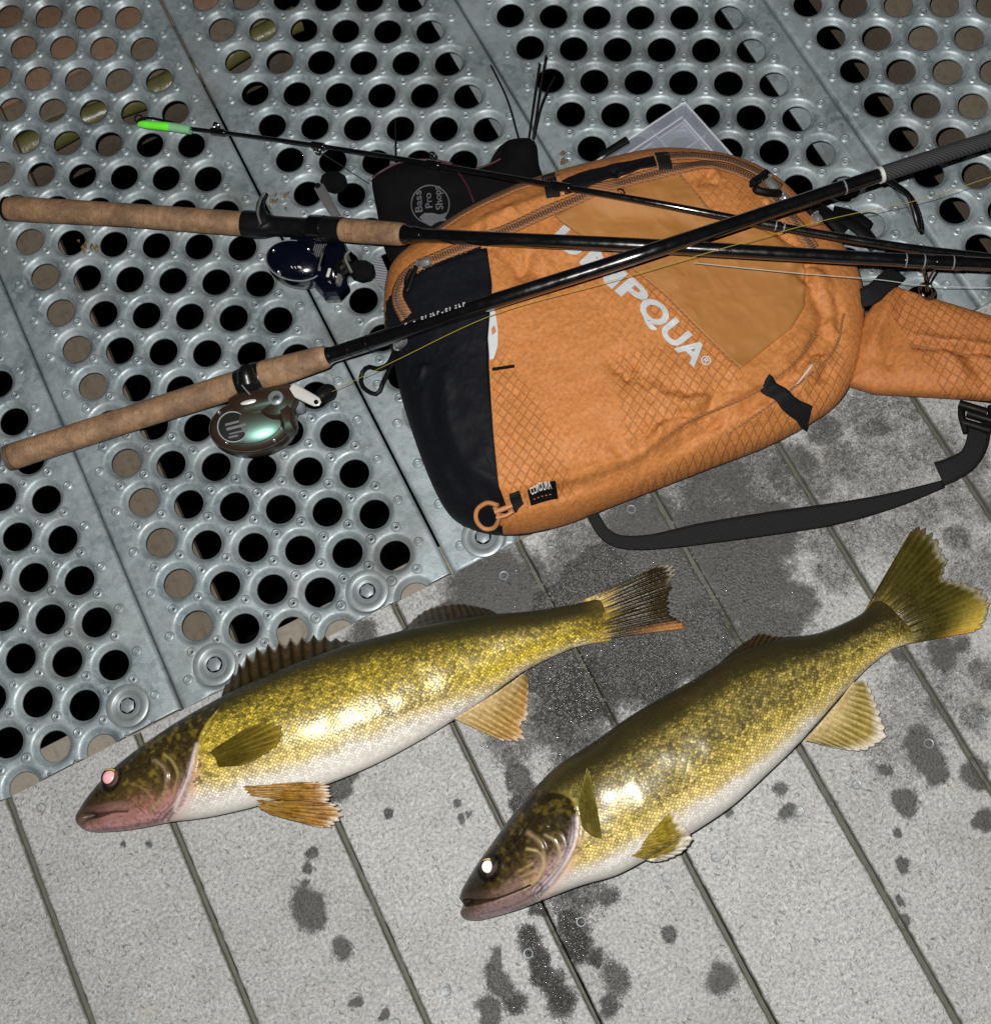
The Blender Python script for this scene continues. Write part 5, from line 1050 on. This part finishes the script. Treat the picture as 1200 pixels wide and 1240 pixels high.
def oval_body(c, e1_, e2_, r1, r2, z0, z1, dome, n=44):
    b = MB(); prf = [(0.86, z0), (0.96, z0 + 0.15 * (z1 - z0)), (1.0, z0 + 0.5 * (z1 - z0)), (0.985, z0 + 0.8 * (z1 - z0)), (0.95, z1)]
    for t in np.linspace(0.1, 1, 9): prf.append((0.95 * math.cos(t * math.pi / 2 * 0.98), z1 + dome * math.sin(t * math.pi / 2)))
    b.lathe([c[0], c[1], 0], prf, [*(e1_ * r1), 0], [*(e2_ * r2), 0], (0, 0, 1), n); return b
def axes(a, b_):
    d = np.asarray(b_)[:2] - np.asarray(a)[:2]; d /= np.linalg.norm(d); return d, np.array([-d[1], d[0]])
d1, n1 = axes(AX1[60], AX1[90])
reel1 = tag(empty("casting_reel"), "dark blue low profile casting reel with black knobs, on the upper rod", "fishing reel", "casting reels")
oval_body(P(357, 315, .03), d1, n1, .0262, .0182, .010, .028, .0080).build("side_plate", M["navy"], reel1)
b = MB(); b.box(P(385, 302, .022), [*(d1 * .024), 0], [*(n1 * .010), 0], [0, 0, .010], .3); b.box(P(404, 322, .024), [*(d1 * .011), 0], [*(n1 * .017), 0], [0, 0, .013], .35); b.build("frame", M["navy"], reel1)
b = MB(); b.lathe(P(405, 349, .012), [(.0135, -.002), (.0148, .004), (.0148, .012), (.0125, .016), (.006, .017)], [*d1, 0], [*n1, 0], (0, 0, 1), 7); b.build("brake_dial", M["navy"], reel1, False)
b = MB(); b.lathe(P(413, 322, .036), [(.0085, -.004), (.0085, .002), (.006, .004), (.003, .005)], [*d1, 0], [*n1, 0], (0, 0, 1), 5); b.build("star_drag", M["blank"], reel1, False)
hd = MB(); hd.tube(PL([(386, 225, .034), (392, 236, .036), (401, 252, .038), (409, 264, .038)]), [.0042, .0044, .0040, .0034], 12, flat=0.35); ho = hd.build("handle_arm", M["chrome"], reel1)
b = MB(); b.lathe(P(385, 225, .0352), [(.0026, 0), (.0026, .0012), (.0012, .0014)], seg=14); b.build("handle_rivet", M["rubber"], ho)
b = MB(); b.tube(resample(PL([(424, 303, .040), (418, 312, .040), (426, 330, .038)]), 12), .0012, 8); b.build("handle_edge", M["chrome"], reel1)
for x, y, z in ((404, 219, .020), (438, 327, .020)):
    b = MB(); b.lathe(P(x, y, z), [(.0085, -.008), (.0108, -.005), (.0110, .0015), (.0098, .0032), (.004, .0034)], [*(d1 * 1.1), 0], [*(n1 * .85), 0], (0, 0, 1), 9); b.build("knob", M["rubber"], reel1)
for k, (x, y) in enumerate([(352, 321), (356, 321), (360, 321)]):      # small printed emblem
    b = MB()
    z = .0345; b.prism(PL([(x - 1, y, z), (x + 2, y - 4, z), (x + 3, y - 4, z), (x + 1, y, z), (x + 3, y + 4, z), (x + 2, y + 4, z)] if k < 2 else [(x, y + 1, z), (x + 4, y - 4, z), (x + 5, y - 4, z), (x + 3, y + 1, z), (x + 5, y + 2, z), (x + 5, y + 4, z), (x + 1, y + 3, z)]), .0006); b.build("emblem", M["silver"], reel1, False)

# rod with the bronze reel
AX2 = smoothrod([(8, 555, .017), (120, 519, .020), (220, 487, .025), (320, 455, .034), (400, 430, .048), (480, 404, .072), (600, 364, .108), (720, 326, .124), (800, 300, .130), (900, 267, .118), (1070, 210, .110), (1200, 168, .102), (1330, 126, .095)], 280)
rod2 = tag(empty("casting_rod"), "black casting rod with cork grip and bronze reel, slanting up over the other rods", "fishing rod", "fishing rods")
grip("rear_grip", between(AX2, 12, 292, 50), prof(50, 0, [(0, .0090), (.02, .0112), (.12, .0110), (.5, .0108), (.9, .0115), (1, .0112)]), rod2, M["cork"])
grip("butt_cap", between(AX2, 5, 14, 8), prof(8, 0, [(0, .0075), (.3, .0105), (1, .0113)]), rod2, mk_wood("butt_cap_cork", (0.07, 0.05, 0.035), (0.14, 0.10, 0.07)))
grip("reel_seat", between(AX2, 270, 320, 24), prof(24, 0, [(0, .0085), (.3, .0108), (.6, .0130), (.85, .0135), (1, .0120)]), rod2, M["seat"])
b = MB(); b.tube(resample(PL([(300, 462, .046), (298, 452, .050), (300, 444, .050)]), 12), prof(12, 0, [(0, .009), (.5, .0075), (1, .005)]), 14); b.build("trigger", M["seat"], rod2)
b = MB(); b.tube(resample(PL([(292, 458, .050), (293, 466, .050), (303, 478, .046)]), 12), .0007, 6); b.build("seat_seam", M["greyprint"], rod2)
grip("fore_grip", between(AX2, 316, 398, 26), prof(26, 0, [(0, .0120), (.08, .0128), (.5, .0112), (.9, .0098), (.97, .0092), (1, .0075)]), rod2, M["cork"])
grip("winding_check", between(AX2, 394, 404, 8), prof(8, 0, [(0, .0072), (.4, .0076), (1, .0064)]), rod2, M["blank"])
grip("blank", between(AX2, 400, 1325, 120), prof(120, 0, [(0, .0066), (.3, .0060), (.6, .0056), (1, .0052)]), rod2, M["blank"])
grip("thread_wrap", between(AX2, 1068, 1325, 60), prof(60, 0, [(0, .0064), (1, .0060)]), rod2, M["wrap"])
grip("wrap_band", between(AX2, 1064, 1068, 5), .0066, rod2, M["alu"]); grip("wrap_band", between(AX2, 1021, 1022.5, 4), .0060, rod2, M["bolt"])
for x in (424, 446): grip("wrap_band", between(AX2, x, x + 1.2, 3), .0067, rod2, M["seat"])
b = MB(); b.tube(resample(PL([(1072, 216, .105), (1088, 226, .100), (1100, 236, .095), (1108, 255, .088), (1114, 280, .080)]), 24), prof(24, 0, [(0, .0026), (.45, .0024), (.6, .0028), (.85, .0030), (1, .0016)]), 10, flat=.6); b.build("line_guide", M["blank"], rod2)
# small worn white lettering along the blank: only broken strokes can be made out
for i, x in enumerate([496, 506, 516, 521, 526, 530, 535, 540, 545, 550, 556, 561, 566]):
    p = between(AX2, x, x + 3, 3); t_ = p[2] - p[0]; t_ /= np.linalg.norm(t_); nn = np.cross([0, 0, 1], t_); nn /= np.linalg.norm(nn); up_ = np.cross(t_, nn); b = MB(); base = p[0] + up_ * .0059 + nn * .0022
    hgt = .0006 if i < 2 else .0019
    if i % 3 != 1: b.box(base, t_ * .0003, nn * hgt, up_ * .0003, .1)
    if i % 2 == 0: b.box(base + t_ * .0008 + nn * hgt * .7, t_ * .0008, nn * .0003, up_ * .0003, .1)
    if i % 3 != 0: b.box(base + t_ * .0008 - nn * hgt * .4, t_ * .0009, nn * .0004, up_ * .0003, .1)
    b.build("printed_stroke", M["silver"], rod2, False)
d2, n2 = axes(AX2[50], AX2[80])
t = NT("bronze_pearl"); lw = t.node("ShaderNodeLayerWeight", {"Blend": 0.35}).outputs[1]; nz = t.noise(t.coord(), 60, 3)
t.set("Base Color", t.mix(nz, (0.022, 0.011, 0.007), (0.040, 0.022, 0.014))); t.set("Metallic", 0.0); t.set("Roughness", 0.30); t.set("Specular IOR Level", 0.7); t.set("Coat Weight", 0.0); t.set("Coat Roughness", 0.25); t.set("Specular Tint", (0.5, 1.0, 0.85, 1)); M["bronze"] = t.m
reel2 = tag(empty("casting_reel"), "bronze pearl casting reel with silver crank arm, on the lower rod", "fishing reel", "casting reels")
oval_body(P(304, 513, .03), d2, n2, .0355, .0225, .010, .027, .0065).build("side_plate", M["bronze"], reel2)
b = MB(); b.box(P(318, 487, .028), [*(d2 * .026), 0], [*(n2 * .010), 0], [0, 0, .010], .3); b.build("frame", M["bronze"], reel2)
b = MB(); b.lathe(P(336, 486, .030), [(.015, -.014), (.0158, .000), (.0135, .005), (.008, .007), (.004, .0075)], [*(d2 * 1.15), 0], [*n2, 0], (0, 0, 1), 32); b.build("gear_housing", M["bronze"], reel2)
b = MB(); b.lathe(P(334, 482, .0385), [(.0062, -.003), (.0062, .001), (.0040, .002), (.0025, -.001)], seg=20); b.build("handle_hub", M["bolt"], reel2)
b = MB(); b.lathe(P(284, 519, .0300), [(.0120, -.003), (.0120, .002), (.0112, .0030), (.004, .0034)], [*d2, 0], [*n2, 0], (0, 0, 1), 32); cap_ = b.build("brake_cap", M["rubber"], reel2)
for (x0, y0, x1, y1, wd) in ((276, 518, 292, 513, .0009), (277, 523, 300, 516, .0011), (280, 528, 301, 522, .0006), (279, 532, 290, 529, .0008)):
    p0, p1 = P(x0 - 2, y0 - 2, .0338), P(x1 - 2, y1 - 2, .0338); dd, nn = axes(p0, p1); b = MB(); b.box((p0 + p1) / 2, (p1 - p0) / 2, [*(nn * wd), 0], [0, 0, .0003], .1); b.build("printed_line", M["greyprint"], cap_, False)
hd = MB(); p0, p1 = P(352, 470, .034), P(384, 487, .036); dd, nn = axes(p0, p1)
hd.tube([p0, p0 + (p1 - p0) * .1, p0 + (p1 - p0) * .85, p1, p1 + [*(dd * .003), 0]], [.0048, .0052, .0046, .0040, .0018], 14, flat=.28); ho = hd.build("handle_arm", M["alu"], reel2)
b = MB(); b.lathe(P(383, 487, .037), [(.0019, -.001), (.0019, .0012), (.0008, .0014)], seg=12); b.build("handle_rivet", M["rubber"], ho)
b = MB(); b.tube(resample(PL([(382, 486, .028), (392, 478, .026), (404, 471, .022)]), 14), prof(14, 0, [(0, .003), (.3, .006), (.8, .0072), (1, .004)]), 14); b.build("knob", M["rubber"], reel2)
b = MB(); b.lathe(P(362, 492, .026), [(.0045, -.006), (.0050, .0), (.0035, .003)], seg=18); b.build("drag_knob", M["bolt"], reel2)
b = MB(); b.lathe(P(301, 487, .0375), [(.0055, -.002), (.0055, .0005), (.003, .0012)], [*(d2 * 1.2), 0], [*(n2 * .35), 0], (0, 0, 1), 20); b.build("name_plate", M["alu"], reel2)
b = MB(); b.box(P(349, 505, .026), [*(d2 * .006), 0], [*(n2 * .014), 0], [0, 0, .010], .4); b.build("nose", M["bronze"], reel2)

def trim(reel, c, e1_, e2_, r1, r2, z, rad, mat, k=1.0, name="seam"):
    b = MB(); b.tube([np.array([c[0] + k * (r1 * math.cos(q) * e1_[0] + r2 * math.sin(q) * e2_[0]), c[1] + k * (r1 * math.cos(q) * e1_[1] + r2 * math.sin(q) * e2_[1]), z]) for q in np.linspace(0, 6.2832, 49)], rad, 6, cap=False); return b.build(name, mat, reel)
trim(reel1, P(357, 315, .03), d1, n1, .0262, .0182, .0285, .0006, M["bolt"], .965); trim(reel2, P(304, 513, .03), d2, n2, .0355, .0225, .0275, .0007, M["seat"], .965); trim(reel2, P(304, 513, .03), d2, n2, .0355, .0225, .0312, .0004, M["seat"], .72)
trim(reel2, P(284, 519, .030), d2, n2, .0122, .0122, .0325, .0006, M["bolt"], 1.0, "cap_ring")
for rl, pts, z in ((reel1, [(333, 306), (338, 330), (374, 303), (410, 312), (398, 338)], .034), (reel2, [(268, 503), (275, 536), (330, 530), (346, 498), (318, 480), (322, 500)], .0315)):
    for (x, y) in pts: b = MB(); b.lathe(P(x, y, z - .001), [(.0014, -.003), (.0014, .0006), (.0010, .0010), (.0004, .0006)], seg=12); b.build("screw", M["chrome"], rl)
b = MB()
for k in range(7): b.box(P(380 + 2.6 * k, 303, .0325), [*(d1 * .0005), 0], [*(n1 * .006), 0], [0, 0, .0006], .2)
b.build("line_spool", M["greyprint"], reel1, False)
b = MB(); b.box(P(392, 318, .033), [*(d1 * .003), 0], [*(n1 * .009), 0], [0, 0, .004], .3); b.box(P(412, 336, .030), [*(d1 * .0022), 0], [*(n1 * .007), 0], [0, 0, .005], .3); b.build("side_bar", M["chrome"], reel1)
b = MB(); b.box(P(398, 330, .0375), [*(d1 * .0012), 0], [*(n1 * .004), 0], [0, 0, .0006], .2); b.build("level_wind", M["alu"], reel1)
def tilt(reel, c, d, k):
    d = np.array(d) / np.linalg.norm(d)
    for o in COL.objects:
        if o.type == 'MESH' and (o.parent == reel or (o.parent is not None and o.parent.parent == reel)):
            if o.name.split('.')[0] not in ('side_plate', 'seam', 'screw', 'brake_cap', 'printed_line', 'cap_ring', 'emblem'): continue
            for v in o.data.vertices: v.co.z = max(0.004, v.co.z - k * ((v.co.x - c[0]) * d[0] + (v.co.y - c[1]) * d[1]))
tilt(reel2, P(304, 513, .03), (0.24, -0.97), 0.26); tilt(reel1, P(370, 318, .03), (0.1, -1.0), 0.14)
# slim rod whose tip carries a green glow cap
AX3 = smoothrod([(196, 151, .016), (300, 164, .020), (430, 183, .028), (560, 205, .058), (680, 226, .086), (790, 245, .098), (900, 266, .092), (1000, 284, .082), (1100, 300, .074), (1200, 312, .066), (1330, 327, .05)], 220)
rod3 = tag(empty("rod_tip_section"), "slim black rod tip with a fluorescent green cap reaching over the metal planks", "fishing rod", "fishing rods")
grip("blank", between(AX3, 228, 1325, 140), prof(140, 0, [(0, .0017), (.3, .0024), (.6, .0030), (1, .0038)]), rod3, M["blank"])
b = MB(); b.tube(straight([(168, 150, .0155), (172, 150, .0155), (206, 153, .0165), (209, 154, .0165)], 14), prof(14, 0, [(0, .0022), (.12, .0036), (.8, .0040), (1, .0036)]), 16); b.build("glow_cap", simple("fluorescent_green", (0.16, 0.90, 0.05), 0.4, 0, 0.08, 200, 0.05), rod3)
b = MB(); b.tube(straight([(206, 153, .0165), (231, 157, .017)], 8), .0040, 16); t = NT("pale_sleeve"); t.set("Base Color", (0.28, 0.62, 0.34, 1)); t.set("Roughness", 0.3); t.set("Alpha", 0.75); b.build("clear_sleeve", t.m, rod3)
b = MB(); b.tube(resample(PL([(168, 147, .016), (180, 142, .018), (210, 148, .018)]), 12), .0011, 6); c = P(168, 143, .017); b.tube([c + .0034 * (math.cos(q) * np.array([1, 0, 0]) + math.sin(q) * np.array([0, .5, .8])) for q in np.linspace(0, 6.2832, 19)], .0008, 6, cap=False); b.build("tip_guide", M["rubber"], rod3)
for x0, x1 in ((256, 272), (378, 392), (518, 532), (668, 690), (905, 945)): grip("thread_wrap", between(AX3, x0, x1, 8), .0030 + (x0 / 1200) * .0014, rod3, M["blank"])
for (x, y, z) in ((262, 152, .024), (384, 182, .026), (524, 188, .046), (752, 233, .086)):
    b = MB(); c = P(x, y, z); q0 = between(AX3, x, x + 4, 2)[0]; b.tube([q0, (q0 + c) / 2 + [0.001, 0, 0], c], .0008, 6); b.tube([c + .0032 * (math.cos(q) * np.array([0.4, 0.3, .8]) + math.sin(q) * np.array([-.5, .8, 0])) for q in np.linspace(0, 6.2832, 19)], .0008, 6, cap=False); b.build("line_guide", M["blank"], rod3)
for x in (938, 948): grip("wrap_band", between(AX3, x, x + 1.5, 3), .0042, rod3, M["bolt"])

# fishing lines
def line(label, pts, r, col, name="fishing_line"):
    t = NT(name); t.set("Base Color", (*col, 1)); t.set("Roughness", 0.3); t.set("Alpha", 0.75); b = MB(); b.tube(resample(PL(pts), 80), r, 6); return tag(b.build(name, t.m), label, "line", "fishing lines")
line("yellow fishing line running beside the rod with the bronze reel across the pack", [(402, 474, .03), (480, 436, .078), (600, 380, .104), (740, 340, .118), (870, 302, .120), (1000, 266, .110), (1120, 240, .095), (1200, 214, .090), (1290, 190, .085)], .00030, (0.36, 0.30, 0.04))
line("thin clear fishing line running below the rod with the dark blue reel", [(840, 318, .100), (960, 330, .094), (1060, 338, .078), (1125, 346, .064), (1200, 348, .058), (1290, 352, .05)], .00035, (0.45, 0.50, 0.45))
line("slack dark line dropping from the slim rod tip to the black pouch", [(386, 183, .03), (410, 198, .024), (447, 222, .020)], .00035, (0.03, 0.03, 0.03))

# ------------------------------------------------------------------ bits of debris on the metal
def scrap(label, px, py, r, n, mat=None):
    b = MB()
    for i in range(n):
        q = P(px + random.uniform(-r, r), py + random.uniform(-r, r) * 0.7, 0.0068); a = random.random() * 6.28; d = np.array([math.cos(a), math.sin(a), 0]) * random.uniform(.0018, .0045); nn = np.array([-d[1], d[0], 0]) * random.uniform(.3, .6)
        b.add([q - d, q + nn + [0, 0, .0012], q + d + [0, 0, .0006], q - nn + [0, 0, .0014], q + [0, 0, .0026]], [(0, 3, 4), (3, 2, 4), (2, 1, 4), (1, 0, 4), (0, 1, 2, 3)])
    return tag(b.build("leaf_scrap", mat or M["leaf"], smooth_it=False), label, "debris", "scraps of debris")
scrap("crumbled brown leaf by the trigger of the upper rod", 335, 245, 16, 9); scrap("brown leaf scrap below the upper cork grip", 106, 294, 12, 7); scrap("scatter of small crumbs on the metal behind the black pouch", 688, 190, 10, 6)

# beads of water left on the soaked boards
b = MB(); cand = [w for w in WET if w[4] > 0.35]; cw_ = [w[2] ** 2 * w[5] * w[4] for w in cand]; k = 0
while k < 2600:
    x, y, r, s_, g_, ex = random.choices(cand, cw_)[0]; a = random.random() * 6.283; q = math.sqrt(random.random()) * r * 1.1
    px, py = x + q * math.cos(a), y + q * math.sin(a) * ex
    if py > -0.07: k += 0.2; continue
    rr = random.uniform(0.0004, 0.0009) + 0.0007 * random.random() ** 4; b.lathe((px, py, 0), [(rr, -0.0002), (rr * 0.92, rr * 0.22), (rr * 0.6, rr * 0.46), (rr * 0.2, rr * 0.55)], seg=7); k += 1
t = NT("water_bead"); t.set("Base Color", (0.25, 0.25, 0.25, 1)); t.set("Roughness", 0.06); t.set("Specular IOR Level", 0.9); t.set("Alpha", 0.35)
wb = b.build("water_beads", t.m, kind="stuff"); wb["label"] = "fine beads of water on the wet grey boards"; wb["category"] = "water"
